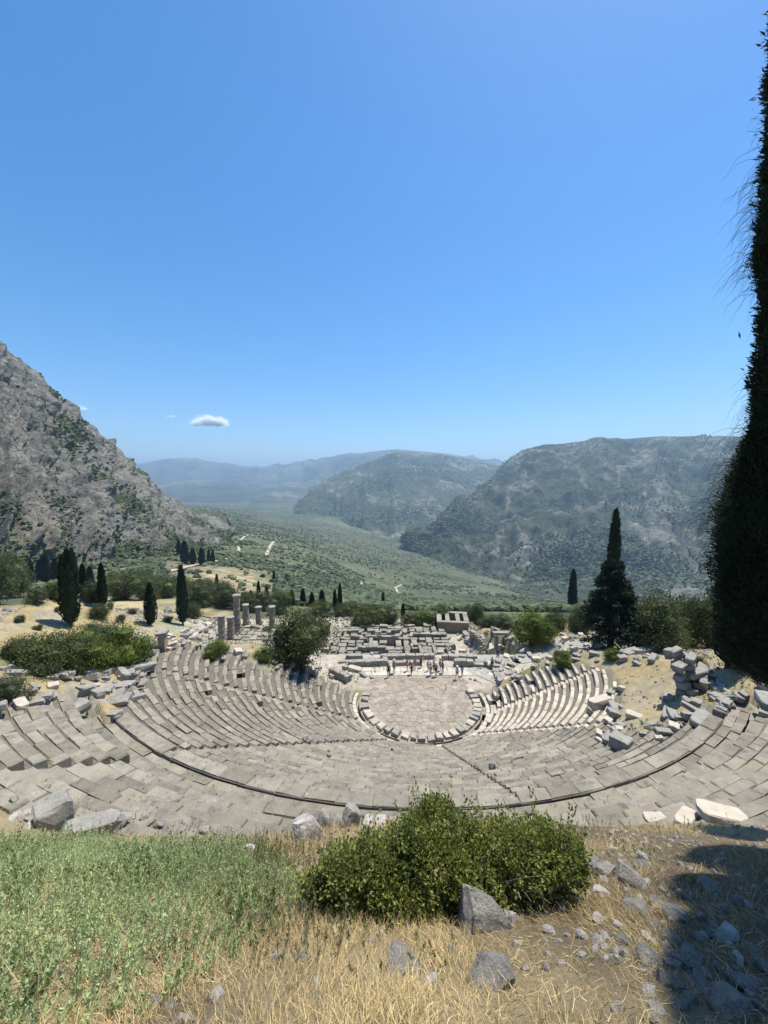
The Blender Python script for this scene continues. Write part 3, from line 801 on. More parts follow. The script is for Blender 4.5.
# ------------------------------------------------------------------ temple
temple = thing('temple_ruin', 'low pale foundations of a ruined temple on the terrace below the theatre', 'temple', (-12, 86, -12.4))
def tpart(name, mb, label=None): return part(name, mb, M['temple'], temple, label)
mb = MB()
for i, (y0, y1, z) in enumerate(((-11.2, 11.5, -.25), (-10.6, 11, .4), (-10.0, 10.5, 1.05))):
    x = -27 + .5 * i
    while x < 29 - .5 * i:
        w = min(RNG.uniform(1.2, 2.4), 29 - .5 * i - x)
        mb.add(hexa([(x, y0), (x + w - .03, y0), (x + w - .03, y0 + .9), (x, y0 + .9)], -1.6, z + RNG.normal(0, .03, 4), .04, .02), BQ)
        x += w
tpart('step', mb)
mb = MB()
for i in range(30):
    for j in range(11):
        if RNG.random() < .80:
            x, y = -26 + i * 1.8 + RNG.normal(0, .10), -8.4 + j * 1.7 + RNG.normal(0, .10)
            w, d = RNG.uniform(1.2, 1.8), RNG.uniform(1.1, 1.65)
            mb.add(hexa(np.array([(-w / 2, -d / 2), (w / 2, -d / 2), (w / 2, d / 2), (-w / 2, d / 2)]) @ np.array([[math.cos(a_ := RNG.normal(0, .04)), -math.sin(a_)], [math.sin(a_), math.cos(a_)]]) + (x, y), -1.2, .55 + RNG.normal(0, .07) + RNG.normal(0, .03, 4), .05, .03), BQ)
tpart('paving_slab', mb, 'uneven slabs of the temple floor')['kind'] = 'stuff'
for (x0, y0, x1, y1, w, h, rw) in ((1, -8.6, 27, -8.6, 1.0, 1.5, 2), (1, -4.2, 16, -4.2, 1.0, 1.5, 2), (1, 1.5, 18, 1.5, 1.0, 1.6, 2), (3, 5.5, 16, 5.6, 1.0, 1.4, 2), (1.2, -8, 1.2, 6, 1.0, 1.4, 2), (17, -8, 17, 6, 1.0, 1.4, 2), (20, -7.5, 20, -2.5, .7, 1.2, 1), (23, -7.5, 23, -2.5, .7, 1.2, 1), (26, -7.5, 26, -2.5, .7, 1.2, 1), (18.5, -2.5, 28, -2.5, .8, 1.2, 1), (9, -4, 9, 1.3, .8, 1.2, 1), (2, 9, 24, 9.2, 1.0, 1.1, 1), (19, 3.5, 27, 3.2, 1, 1.3, 2), (-26, -8.8, -2, -8.8, 1.0, .9, 1), (-24, 8.8, -2, 8.8, 1.0, .9, 1), (-20, -3.5, -4, -3.4, .9, .8, 1), (-20, 3.5, -4, 3.5, .9, .8, 1)):
    mb = MB(); wall_blocks(mb, x0, y0, x1, y1, w, h * .72, .2, (1.0, 2.3), rw, .16, .4); tpart('foundation_wall', mb)

def column(px, base, top, y, r, label, src=None):
    p = at(px, base, y); H = (base - top) * depth(p) / F
    c = thing('column', label, 'column', (p[0], p[1], p[2]), RNG.uniform(0, 6), 'standing temple columns')
    nd = max(3, int(round(H / 1.15))); mb = MB(); z = 0
    for i in range(nd):
        h = H * .94 / nd; rr = r * (1 - .02 * i) * RNG.uniform(.96, 1.03); ox, oy = RNG.normal(0, .04, 2)
        V, Q, T = lathe([(rr * .82, 0.004), (rr * .98, .12), (rr * 1.02, h * .35), (rr * .96, h * .7), (rr * .97, h - .14), (rr * .80, h - .004)], 18)
        fl = 1 - .045 * (np.arange(len(V)) % 2); V[:, :2] *= fl[:, None]
        V[:, 0] += ox; V[:, 1] += oy; V += RNG.normal(0, .03, V.shape) * [1, 1, .4]; V[:, 2] += z
        mb.add(V, Q, T); z += h
    obj('shaft', mb.build('shaft', M['column']), c)
    V, Q, T = lathe([(r * .9, z), (r * 1.04, z + H * .02), (r * 1.06, H * .985), (r * .9, H)], 18); V += RNG.normal(0, .03, V.shape)
    obj('top_drum', mesh('top_drum', V, [Q, T], M['block']), c)
    mb = MB(); mb.add(box(r * 3, r * 3, .9, .05, .04) - [0, 0, .9], BQ); obj('base_slab', mb.build('base_slab', M['temple']), c)
    return c
for (px, b, t, y, r, l) in ((222, 641.5, 614.5, 85.5, .88, 'short ringed column at the near left end of the temple row'), (231, 638.5, 616, 88, .86, 'short stout column just behind the first one of the row'),
                            (237.5, 633, 593.7, 92, .92, 'tallest ringed temple column, twice the height of its neighbours'), (246, 628, 603.7, 96, .84, 'mid height column right behind the tallest one'),
                            (259, 628, 606, 97, .84, 'pale topped column standing alone between two gaps'), (272.5, 629.5, 605.5, 95, .84, 'column next to the big round tree, last of the row')):
    column(px, b, t, y, r, l)
# ramp and pavement by the columns
for i in range(46):
    x, y = RNG.uniform(-42, -27), RNG.uniform(80, 98)
    w, d = RNG.uniform(1.2, 2.4, 2); mb = MB()
    mb.add(hexa(np.array([(-w / 2, -d / 2), (w / 2, -d / 2), (w / 2, d / 2), (-w / 2, d / 2)]) + (x + 12, y - 86), -1.2, .1 + RNG.normal(0, .15) + RNG.normal(0, .03, 4), .05, .03), BQ)
    tpart('pavement_slab', mb)

# roofless brown building beyond the temple
p = gp(453, 633)
w_, d_, h_ = 31 * depth(p) / F, 8.0, 9.5 * depth(p) / F
bld = thing('roofless_house', 'small roofless brown masonry building with pale beams across its open top', 'building', tuple(p - [0, 0, .5]), rad(-7))
def ring_walls(name, w, d, h, th, z, mat, parent):
    mb = MB()
    for (cx, cy, sx, sy) in ((0, -d / 2 + th / 2, w, th), (0, d / 2 - th / 2, w, th), (-w / 2 + th / 2, 0, th, d - 2 * th), (w / 2 - th / 2, 0, th, d - 2 * th)):
        V = box(sx, sy, h, .05, .04); V[:, 0] += cx; V[:, 1] += cy + d / 2; V[:, 2] += z; mb.add(V, BQ)
    return obj(name, mb.build(name, mat), parent)
ring_walls('wall', w_, d_, h_ + .5, .8, 0, M['brown_wall'], bld)
ring_walls('wall_top', w_ + .3, d_ + .3, .35, 1.2, h_ + .51, M['temple'], bld)
for fx in (-.17, .17):
    V = box(1.1, d_ - 2.3, .32, .04, .03); V[:, 0] += fx * w_; V[:, 1] += d_ / 2 + .05; V[:, 2] += h_ + .52
    mb = MB(); mb.add(V, BQ); obj('cross_beam', mb.build('cross_beam', M['temple']), bld)
V = box(w_ - 1.7, d_ - 1.7, .3); V[:, 1] += d_ / 2
mb = MB(); mb.add(V, BQ); obj('floor', mb.build('floor', M['brown_wall']), bld)

def rubble_wall(name, label, cat, pix, w, h, mat, rows, lens=(.5, 1.1)):
    C = [gp(*q) for q in pix]; t = thing(name, label, cat, tuple(C[0])); mb = MB()
    for a_, b_ in zip(C[:-1], C[1:]):
        wall_blocks(mb, a_[0] - C[0][0], a_[1] - C[0][1], b_[0] - C[0][0], b_[1] - C[0][1], w, h, min(a_[2], b_[2]) - C[0][2], lens, rows, .06, .3)
    obj('stonework', mb.build('stonework', mat), t)
    mb = MB()
    for a_, b_ in zip(C[:-1], C[1:]):
        wall_blocks(mb, a_[0] - C[0][0], a_[1] - C[0][1], b_[0] - C[0][0], b_[1] - C[0][1], w * 1.1, .3, min(a_[2], b_[2]) - C[0][2] + h + .03, lens, 1, .25, .5)
    obj('coping', mb.build('coping', mat), t)
    return t
rubble_wall('rubble_wall', 'long pale rubble wall right of the roofless brown building', 'wall', [(471, 640), (495, 640)], .8, 2.4, M['temple'], 4, (.4, .9))
rubble_wall('rubble_wall', 'low pale wall on the slope left of the tall trees at the path end', 'wall', [(560, 636), (585, 633)], .8, 1.2, M['temple'], 2)
rubble_wall('rubble_wall', 'low grey wall in front of the round trees by the tall conifer', 'wall', [(624, 655), (668, 652)], .9, 1.1, M['block'], 2, (.9, 1.8))
rubble_wall('rubble_wall', 'curved low wall behind the dark cypress trunk under the overhanging tree', 'wall', [(688, 640), (716, 637), (740, 640)], .9, .9, M['block'], 2, (.7, 1.4))
rubble_wall('rubble_wall', 'pale stone wall edge above the left end of the seat rows', 'wall', [(236, 656), (268, 650), (300, 657)], .8, .8, M['block'], 2, (.7, 1.4))
rubble_wall('rubble_wall', 'long low wall in the dry field below the rock face', 'wall', [(160, 578), (190, 572), (218, 567)], 1.2, 2.2, M['temple'], 2, (1.5, 3))
# stone gateway with dark post
p = gp(502, 647)
gate = thing('stone_gateway', 'pale lintel on two piers beside the path beyond the stage', 'gateway', tuple(p))
s_ = depth(p) / F
for nm, x0, w, h, z in (('pier', -6 * s_, 3 * s_, 13 * s_, 0), ('pier', 5.5 * s_, 3 * s_, 12 * s_, 0), ('lintel', 0, 19 * s_, 2.2 * s_, 13.1 * s_)):
    V = box(w, 1.0, h, .05, .03); V[:, 0] += x0; V[:, 2] += z - (.4 if z == 0 else 0); mb = MB(); mb.add(V, BQ); obj(nm, mb.build(nm, M['temple']), gate)
V, Q, T = lathe([(.25, -.3), (.3, .2), (.2, .4), (.16, 12.5 * s_)], 10)
obj('post', mesh('post', V, [Q, T], M['dark_post'], True), gate, (-.6 * s_, -1.0, 0))
# pier at the corner of the left wing
p = gp(163, 650)
pier = thing('stone_pier', 'upright squared stone pier with a flat cap at the upper left corner of the seats', 'pier', tuple(p), .2)
s_ = depth(p) / F
mb = MB(); mb.add(box(6.5 * s_, .8, 20 * s_, .04, .03) - [0, 0, .4], BQ); obj('shaft', mb.build('shaft', M['column']), pier)
mb = MB(); mb.add(box(9 * s_, 1.05, 3 * s_, .04, .03) + [0, 0, 20 * s_ - .39], BQ); obj('cap', mb.build('cap', M['block']), pier)
# ------------------------------------------------------------------ fallen cut blocks
def cut_block(mat, k):
    w, d, h = [(1.3, .75, .5), (1.0, .8, .45), (1.6, .7, .55), (.9, .9, .6), (1.2, .6, .4), (1.8, .8, .5)][k % 6]
    V0, T0 = ICO[3]
    V = np.sign(V0) * np.abs(V0) ** .22; V /= np.abs(V).max(0)
    V = V * [w / 2, d / 2, h / 2]
    n = fbm(V[:, 0] * 2.6 + k * 9, V[:, 1] * 2.6, V[:, 2] * 2.6, 200 + k, 4)
    V = V * (1 + .24 * n[:, None]) + RNG.normal(0, .009, V.shape)
    for _ in range(4):  # broken corners
        nr = unit(RNG.normal(size=3)); lim = np.percentile(V @ nr, RNG.uniform(90, 98))
        V = V - np.outer(np.maximum(V @ nr - lim, 0), nr)
    V[:, 2] += h * .42
    return mesh('cut_block', V, T0, mat, False)
BLK = [cut_block(M['block'], k) for k in range(8)]
BLP = [cut_block(M['pale'], k) for k in range(4)]
def place(name, me, p, label, cat, group, sc, rz=None, tilt=.12, kind=None):
    o = obj(name, me, None, tuple(p), 0, sc)
    o.rotation_euler = (RNG.normal(0, tilt), RNG.normal(0, tilt), RNG.uniform(0, 6.28) if rz is None else rz)
    return tag(o, label, cat, group, kind)

def scatter_blocks(pixpoly, n, wpx, label, group, pale=.0, tilt=.15, rz=None, mind=.75):
    xs_, ys_ = [q[0] for q in pixpoly], [q[1] for q in pixpoly]; done = []
    tries = 0
    while len(done) < n and tries < n * 40:
        tries += 1
        px, py = RNG.uniform(min(xs_), max(xs_)), RNG.uniform(min(ys_), max(ys_))
        ins = False; j = len(pixpoly) - 1
        for i in range(len(pixpoly)):
            (x1, y1), (x2, y2) = pixpoly[i], pixpoly[j]
            if (y1 > py) != (y2 > py) and px < (x2 - x1) * (py - y1) / (y2 - y1) + x1: ins = not ins
            j = i
        if not ins: continue
        p = gp(px, py); w = RNG.uniform(*wpx) * depth(p) / F
        if any(np.hypot(*(p - q)[:2]) < (w + v) * .5 * mind for q, v in done): continue
        done.append((p, w))
        me = BLP[RNG.integers(4)] if RNG.random() < pale else BLK[RNG.integers(8)]
        place('fallen_block', me, p - [0, 0, .04], label, 'stone block', group, w / 1.3 * np.array([1, 1, RNG.uniform(.8, 1.3)]), None if rz is None else rz + RNG.normal(0, .25), tilt)

scatter_blocks([(0, 655), (60, 640), (150, 655), (140, 690), (118, 722), (60, 700), (0, 720)], 48, (7, 17), 'grey fallen block on the weedy slope between the leafy bushes and the left seat rows', 'fallen blocks on the slope left of the seats', .05)
scatter_blocks([(120, 640), (160, 655), (140, 700), (112, 705)], 12, (10, 20), 'tumbled grey block along the broken left edge of the lower seats', 'tumbled blocks along the left seat edge', .0)
scatter_blocks([(478, 660), (550, 650), (640, 640), (668, 652), (640, 668), (560, 664), (500, 690)], 44, (5, 12), 'weathered block in the tumbled line above the right wing of seats', 'blocks tumbled above the right wing', .15)
scatter_blocks([(590, 690), (628, 688), (640, 712), (612, 745), (590, 742)], 20, (7, 15), 'pale broken block at the ragged right edge of the restored seats', 'broken blocks edging the restored seats', .35)
scatter_blocks([(640, 735), (690, 700), (712, 708), (668, 745)], 14, (8, 15), 'grey block strewn on the earth bank above the long outer seat row', 'blocks strewn on the right earth bank', .1)
scatter_blocks([(690, 672), (712, 672), (745, 705), (722, 712)], 24, (8, 15), 'block of the collapsed heap running down right of the ruined wall', 'collapsed blocks right of the ruined wall', .1, .35, None, .5)
scatter_blocks([(150, 640), (215, 620), (218, 646), (170, 652)], 34, (4, 9), 'small pale block in the rubble field left of the temple columns', 'rubble blocks left of the columns', .3)
scatter_blocks([(455, 635), (510, 638), (560, 628), (600, 630), (600, 640), (520, 648), (480, 655)], 34, (4, 9), 'small pale block in the rubble beside the gravel path beyond the stage', 'rubble blocks beside the gravel path', .3)
scatter_blocks([(330, 622), (470, 630), (475, 655), (330, 655)], 14, (4, 8), 'loose slab lying among the temple foundations', 'loose slabs on the temple', .3, .08)
scatter_blocks([(215, 652), (300, 655), (345, 680), (300, 672), (262, 668)], 16, (6, 13), 'grey block lying around the dry grass gap in the left wing', 'blocks round the dry grass gap', .3)
scatter_blocks([(340, 660), (372, 664), (372, 684), (340, 676)], 8, (6, 12), 'block lying between the stage and the left wing seats', 'blocks beside the stage', .2)
scatter_blocks([(735, 690), (768, 680), (768, 720), (745, 705)], 2, (16, 24), 'large dark block on the gangway at the far right edge of the theatre', 'large dark blocks at the far right edge', .0, .05)
for (px, py, wpx, rz, sq, label, pale) in (
        (78, 712, 21, 1.2, 1.2, 'upright grey block standing alone above the left seats beside a dry stalk', 0),
        (55, 824, 42, -.75, 1.5, 'big squared dark fronted block lying at the lower left edge of the seats', 0),
        (92, 836, 38, .4, 1.3, 'flat grey slab beside the big squared block at the lower left', 0),
        (722, 816, 42, -.25, .5, 'large white slab lying at the shadow edge below the right seats', 1),
        (686, 820, 26, .6, .6, 'broken white slab left of the large white slab', 1), (655, 820, 22, .1, .6, 'small white slab leftmost of the three by the shadow edge', 1),
        (620, 748, 26, .7, 1.2, 'tipped dark sided block on the outermost lower seat row', 0),
        (600, 706, 20, .3, 1.1, 'tall pale block capping the top of the restored seats', 1), (700, 722, 26, .7, .7, 'flat block on the gangway where the earth bank meets the outer row', 0),
        (668, 700, 16, .9, 1.1, 'squared block on the brown bank left of the ruined wall', 0)):
    p = gp(px, py)
    place('fallen_block', (BLP if pale else BLK)[RNG.integers(4)], p - [0, 0, .05], label, 'stone block', None, wpx * depth(p) / F / 1.35 * np.array([1, 1, sq]), rz, .1)

# ruined wall of stacked courses leaning on the right bank
C0_ = gp(690, 692); C1_ = gp(702, 704); sc_ = depth(C0_) / F
rw = thing('ruined_wall', 'tall leaning stack of rough grey wall blocks on the brown bank at the right', 'wall', tuple(C0_))
HW = 46 * sc_
for lev in range(9):
    z = HW * lev / 9
    for j in range((6, 6, 5, 5, 4, 4, 3, 3, 2)[lev]):
        L = RNG.uniform(.7, 1.2)
        o = obj('wall_block', BLK[RNG.integers(8)], rw)
        o.scale = (L / 1.3, L / 1.3, HW / 9 / .42 * RNG.uniform(.85, 1.05))
        o.location = (-.40 * z + (j - .6) * .60 + RNG.normal(0, .14), RNG.normal(0, .35) + j * .12, z - .2)
        o.rotation_euler = (RNG.normal(0, .10), RNG.normal(-.12, .10), RNG.normal(.5, .35))

# ------------------------------------------------------------------ natural rocks
def rock_mesh(mat, k, sub=3):
    V0, T0 = ICO[sub]; rs = np.random.default_rng(300 + k); V = V0.copy()
    for _ in range(16):
        nr = unit(rs.normal(size=3)); lim = rs.uniform(.52, .82)
        V = V - np.outer(np.maximum(V @ nr - lim, 0) * .97, nr)
    V *= [1, rs.uniform(.65, .95), rs.uniform(.6, .85)]
    V = V * (1 + .10 * fbm(V[:, 0] * 2 + k, V[:, 1] * 2, V[:, 2] * 2, 400 + k, 3)[:, None] + .05 * fbm(V[:, 0] * 7 + k, V[:, 1] * 7, V[:, 2] * 7, 410 + k, 3)[:, None])
    return mesh('rock', V / (np.ptp(V[:, 0])), T0, mat, False)
RK = [rock_mesh(M['rock'], k, 4) for k in range(7)]
RW = [rock_mesh(M['white_rock'], 20 + k, 4) for k in range(4)]
RB = [rock_mesh(M['brown_rock'], 30, 4)]
def rock(px, py, wpx, sq, label, pool=RK, group=None, sink=.12, k=None):
    p = gp(px, py); w = wpx * depth(p) / F
    me = pool[(RNG.integers(len(pool)) if k is None else k) % len(pool)]
    return place('rock', me, p + [0, 0, w * sq * (.34 - sink)], label, 'rock', group, w * np.array([1, 1, sq]), None, .15)
rock(480, 928, 50, 1.0, 'large grey boulder at the foot of the green bush', RK, k=1, sink=.04)
rock(512, 922, 12, 1.2, 'small pointed pale stone right of the large boulder by the bush', RW)
rock(490, 985, 46, .55, 'wide half buried grey rock in the straw below the boulder', RK, k=2)
rock(408, 972, 46, .38, 'low flat rock half hidden in straw under the bush', RK, k=6, sink=.2)
rock(430, 985, 20, .5, 'small flat stone right of the low rock in the straw', RW)
rock(215, 1002, 16, .9, 'small white stone at the bottom in the brown stubble', RW)
rock(307, 840, 30, 1.15, 'white topped stone with dark brown front at the rim of the bank', RB, sink=-.02)
rock(352, 826, 26, 1.15, 'rounded grey boulder poking up behind the bush', RK, k=4, sink=0)
rock(325, 826, 15, 1.5, 'small upright grey stone between the brown fronted stone and the round boulder', RK, k=5)
rock(368, 826, 20, .8, 'white stone just left of the bush top', RW); rock(382, 822, 12, .8, 'smaller white stone touching the bush top', RW)
rock(248, 856, 16, .8, 'single pale stone in the scrub left of the brown fronted stone', RW)
for px, py, w in ((549, 934, 14), (573, 902, 16), (582, 940, 13), (599, 922, 11), (602, 896, 16), (562, 910, 9)):
    rock(px, py, w, .8, 'fist sized pale stone in the straw between boulder and tree shadow', RW, 'pale stones in the straw right of the boulder')
for px, py, w in ((588, 868, 22), (606, 876, 26), (628, 884, 30), (640, 868, 16)):
    rock(px, py, w, .8, 'grey rock in the cluster at the right end of the bush', RK, 'grey rocks at the right end of the bush')
for px, py, w in ((636, 914, 26), (645, 960, 26), (622, 945, 16), (652, 930, 16), (668, 990, 22), (655, 905, 14)):
    rock(px, py, w, .8, 'grey stone lying along the edge of the tree shadow', RK, 'stones along the shadow edge')
for px, py, w in ((676, 918, 32), (700, 940, 18), (690, 962, 28), (712, 915, 14), (738, 905, 16), (745, 990, 34), (722, 975, 20), (700, 985, 24), (726, 1014, 50), (760, 1010, 20), (690, 1005, 22), (752, 955, 18), (735, 940, 12), (765, 975, 14), (708, 1000, 14), (760, 925, 12)):
    rock(px, py, w * .8, .75, 'stone in the dark tree shadow at the lower right', RK, 'stones in the tree shadow', k=None)
for px, py, w in ((125, 823, 20), (148, 822, 18), (164, 826, 16), (110, 832, 14), (182, 826, 14), (36, 812, 14), (12, 818, 18), (24, 828, 14), (8, 800, 14), (198, 832, 12), (215, 838, 12), (70, 842, 16), (46, 838, 10)):
    rock(px + RNG.normal(0, 5), py + RNG.normal(0, 3), w * RNG.uniform(.5, 1.15), RNG.uniform(.5, .9), 'pale loose stone in the row along the top of the green herbs', RK if RNG.random() < .6 else RW, 'loose stones along the top of the herbs')
for i in range(26):
    rock(RNG.uniform(672, 766), RNG.uniform(890, 1020), RNG.uniform(7, 20), .75, 'stone in the dark tree shadow at the lower right', RK if RNG.random() < .6 else RW, 'stones in the tree shadow', .06)
for i in range(14):
    rock(RNG.uniform(540, 668), RNG.uniform(850, 985), RNG.uniform(6, 12), .8, 'fist sized pale stone in the straw between boulder and tree shadow', RW, 'pale stones in the straw right of the boulder', .06)
# gravel of small stones: uncountable
def small_stones(name, pts, r, mat):
    V0, T0 = ICO[1]; n, k = len(pts), len(V0)
    J = 1 + RNG.normal(0, .16, (n, k, 1)); A = RNG.normal(0, 1, (n, 3, 3)); Qm, _ = np.linalg.qr(A)
    V = np.einsum('nij,nkj->nki', Qm, V0[None] * [1, .8, .55] * J) * np.asarray(r)[:, None, None] + np.asarray(pts)[:, None]
    T = (T0[None] + (np.arange(n) * k)[:, None, None]).reshape(-1, 3)
    return tag(obj(name, mesh(name, V.reshape(-1, 3), T, mat)), kind='stuff')
x = RNG.uniform(-10, 10, 5000); y = RNG.uniform(1.5, 11, 5000)
w = np.where(x > .9, 1, .3) * (.25 + (fbm(x * .5, y * .5, 0, 501, 3) > .12)); k = RNG.random(5000) < w
small_stones('gravel', np.stack([x[k], y[k], ground_h(x[k], y[k])], 1), np.minimum(RNG.gamma(2.0, .02, k.sum()) + .012, .07), M['rock'])
x = RNG.uniform(-36, 42, 6000); y = RNG.uniform(14, 58, 6000); sm, t_, a_ = seat_mask(x, y)
k = ((~sm & (t_ > .02)) | (RNG.random(6000) < .05)) & (fbm(x * .25, y * .25, 0, 505, 3) > -.05) & (t_ > .02)
zz = ground_h(x, y); zz = np.where(sm, Z1 * (np.floor(t_ * 27) + 1) / 27 * (t_ < 1) + (t_ >= 1) * zz, zz)
small_stones('rubble', np.stack([x[k], y[k], zz[k]], 1), RNG.gamma(2.0, .06, k.sum()) + .04, M['block'])
x = RNG.uniform(-120, 30, 9000); y = RNG.uniform(55, 112, 9000); k = (fbm(x * .15, y * .15, 0, 509, 3) > -.1) & ~((x > -40) & (x < 18) & (y > 73.5) & (y < 99))
small_stones('rubble', np.stack([x[k], y[k], ground_h(x[k], y[k])], 1), RNG.gamma(2.0, .14, k.sum()) + .08, M['temple'])

# ------------------------------------------------------------------ trees
def cypress_mesh(n, seed, mat, r=.115, leaf=.035, loose=.12):
    """unit-height spindle crown starting at z=.06"""
    rs = np.random.default_rng(seed)
    s = rs.random(n) ** .85
    prof = lambda s: r * np.interp(s, [0, .06, .2, .45, .7, .88, 1], [.45, .75, 1, .92, .66, .34, .03])
    a = rs.uniform(0, 6.28, n)
    bump = 1 + .22 * fbm(np.cos(a) * 1.8 + seed, np.sin(a) * 1.8, s * 9, seed, 3)
    rr = prof(s) * bump * (1 - rs.random(n) ** 2 * .35)
    z = .06 + s * .94
    P = np.stack([np.cos(a) * rr, np.sin(a) * rr, z], 1)
    D = np.stack([np.cos(a) * .55, np.sin(a) * .55, np.full(n, 1.0)], 1) + rs.normal(0, loose * 2.2, (n, 3))
    V, Q = leaves(P, D, leaf * rs.uniform(.6, 1.4, n), leaf * .5)
    sc_ = np.linspace(0, 1, 12)
    V2, Q2, T2 = lathe(np.stack([prof(sc_) * .78, .06 + sc_ * .93], 1), 12)
    return mesh('crown', np.vstack([V, V2]), [np.vstack([Q, Q2 + len(V)]), T2 + len(V)], mat)
def trunk_mesh(r0, r1, h, seed=0, bend=.03, n=8):
    z = np.linspace(0, h, 6); rs = np.random.default_rng(seed)
    P = np.stack([np.cumsum(rs.normal(0, bend, 6) * h / 3), np.cumsum(rs.normal(0, bend, 6) * h / 3), z - .02 * h], 1)
    V, Q = tube(P, np.linspace(r0, r1, 6), n); return mesh('trunk', V, Q, M['bark'], True)
CYP = [cypress_mesh(1500, 600 + k, M['cypress'], (.085, .105, .075, .125)[k], .045) for k in range(4)]
CYT = trunk_mesh(.018, .008, .5, 3, .0)
def cypress(px, base, top, label, k=0, wpx=None, group=None, y=None):
    p = gp(px, base) if y is None else at(px, base, y)
    h = (base - top) * depth(p) / F; w = 1 if wpx is None else .84 * (wpx * depth(p) / F) / (h * 2 * (.085, .105, .075, .125)[k])
    t = thing('cypress_tree', label, 'cypress', tuple(p - [0, 0, .15]), RNG.uniform(0, 6), group, (h * w, h * w, h))
    obj('trunk', CYT, t); obj('crown', CYP[k], t)
    return t
cypress(71, 626, 549, 'broad dark cypress standing in the middle of the dry field', 3, 19)
cypress(103, 607, 562, 'slim cypress leaning slightly left in the dry field', 0, 9)
cypress(151, 625, 582, 'squat cypress with clear short trunk left of the tall narrow one', 3, 13)
cypress(183, 625, 565, 'tall narrow cypress between the dry field and the columns', 0, 11)
cypress(32, 588, 560, 'small slim cypress by itself under the rock face at the far left', 0, 6)
for px, b, t, w in ((46, 586, 555, 10), (40, 584, 560, 7), (64, 586, 553, 10), (74, 590, 548, 9), (84, 598, 563, 8), (91, 595, 566, 8), (56, 584, 558, 8)):
    cypress(px, b, t, 'dark cypress in the cluster at the foot of the rock face', 0, w, 'cypresses at the foot of the rock face')
for px, b, t, w in ((179, 556, 540, 5), (185, 564, 541, 9), (193, 565, 548, 7), (202, 566, 548, 7), (209, 564, 549, 4), (213, 564, 550, 4)):
    cypress(px, b, t, 'small cypress in the row where the cliff meets the terraced field', 0, w, 'cypresses below the end of the cliff')
for px, b, t, w in ((217, 588, 574, 4), (259, 606, 581, 5), (274, 582, 570, 3), (251, 604, 590, 5), (267, 606, 588, 6), (292, 606, 590, 6), (303, 606, 588, 6), (312, 607, 592, 6), (322, 608, 590, 7)):
    cypress(px, b, t, 'small dark cypress among the trees behind the columns', 2, w, 'small cypresses behind the columns')
cypress(335, 613, 589, 'left one of the close pair of pointed cypresses beyond the temple', 0, 5)
cypress(340, 613, 583, 'taller one of the close pair of pointed cypresses beyond the temple', 2, 5)
cypress(383, 606, 592, 'tiny cypress by the winding dirt road on the slope', 0, 4)
cypress(403, 618, 603, 'small cypress left of the bright bushes near the roofless building', 0, 5)
cypress(572, 612, 569, 'slim isolated cypress left of the tall conifer', 0, 9)
cypress(610, 640, 511, 'very tall slender cypress spire rising behind the big conifer', 0, 15, y=60)
cypress(727, 668, 538, 'dark straight cypress under the overhanging tree at right', 0, 27)
cypress(540, 640, 622, 'small dark cypress right behind the bright green tree', 0, 5)

def broad_mesh(n, seed, mat, leaf=.06, lobes=16, flat=.8, core=True):
    """crown of unit radius, base at z=0"""
    rs = np.random.default_rng(seed)
    C = rs.normal(size=(lobes, 3)); C = unit(C) * (rs.random((lobes, 1)) ** .4) * .62; C[:, 2] = C[:, 2] * flat + .02
    Rl = rs.uniform(.26, .46, lobes)
    i = rs.integers(0, lobes, n); d = unit(rs.normal(size=(n, 3)))
    rr = Rl[i] * (1 - rs.random(n) ** 2.5 * .6) * (1 + .18 * rs.normal(size=n))
    P = C[i] + d * rr[:, None] * [1, 1, .85]
    keep = np.ones(n, bool)
    V, Q = leaves(P[keep], d[keep] + rs.normal(0, .7, (keep.sum(), 3)) + [0, 0, .25], leaf * rs.uniform(.6, 1.5, keep.sum()), leaf * .62, .15, .35)
    VV, TT = [V], []; o = len(V)
    if core:
        V0, T0 = ICO[1]
        for c, r_ in zip(C, Rl):
            VV.append(V0 * (1 + rs.normal(0, .12, (len(V0), 1))) * r_ * .58 * [1, 1, .8] + c); TT.append(T0 + o); o += len(V0)
    V = np.concatenate(VV); V[:, 2] += .72
    return mesh('crown', V, [Q] + ([np.concatenate(TT)] if TT else []), mat)
BROAD = {m_: [broad_mesh(9000, 700 + 7 * j + k, M[m_], .052) for k in range(3)] for j, m_ in enumerate(('oak', 'olive', 'bright'))}
BRT = trunk_mesh(.10, .05, .8, 5, .06)
def limbs_mesh(seed):
    rs = np.random.default_rng(seed); mb = MB()
    for i in range(6):
        a = rs.uniform(0, 6.28); e = np.array([math.cos(a) * .5, math.sin(a) * .5, rs.uniform(.7, 1.1)])
        P = np.array([[0, 0, .30], e * [.35, .35, 0] + [0, 0, .5], e * [.75, .75, 0] + [0, 0, .5 + e[2] * .25], e]); V, Q = tube(P, [.05, .04, .025, .012], 6); mb.add(V, Q)
    return mb.build('limb', M['bark'], True)
BRL = limbs_mesh(4)
def broadtree(px, base, top, wpx, label, kind='oak', group=None, cat='tree', name='broadleaf_tree', low=.0, y=None):
    p = gp(px, base) if y is None else at(px, base, y)
    s_ = depth(p) / F; h, w = (base - top) * s_, wpx * s_
    t = thing(name, label, cat, tuple(p - [0, 0, low * h]), RNG.uniform(0, 6), group, (w / 2 * 1.2, w / 2 * 1.2, h / (1.45 - low)))
    obj('trunk', BRT, t); obj('limb', BRL, t); obj('crown', BROAD[kind][RNG.integers(3)], t)
    return t
broadtree(301, 663, 603, 66, 'big round dark green tree in front of the temple columns', 'oak', low=.25)
broadtree(530, 648, 611, 42, 'small bright green tree with visible trunk beside the gravel path', 'bright')
broadtree(545, 643, 620, 26, 'bright green tree crown just right of the one by the path', 'bright', low=.2)
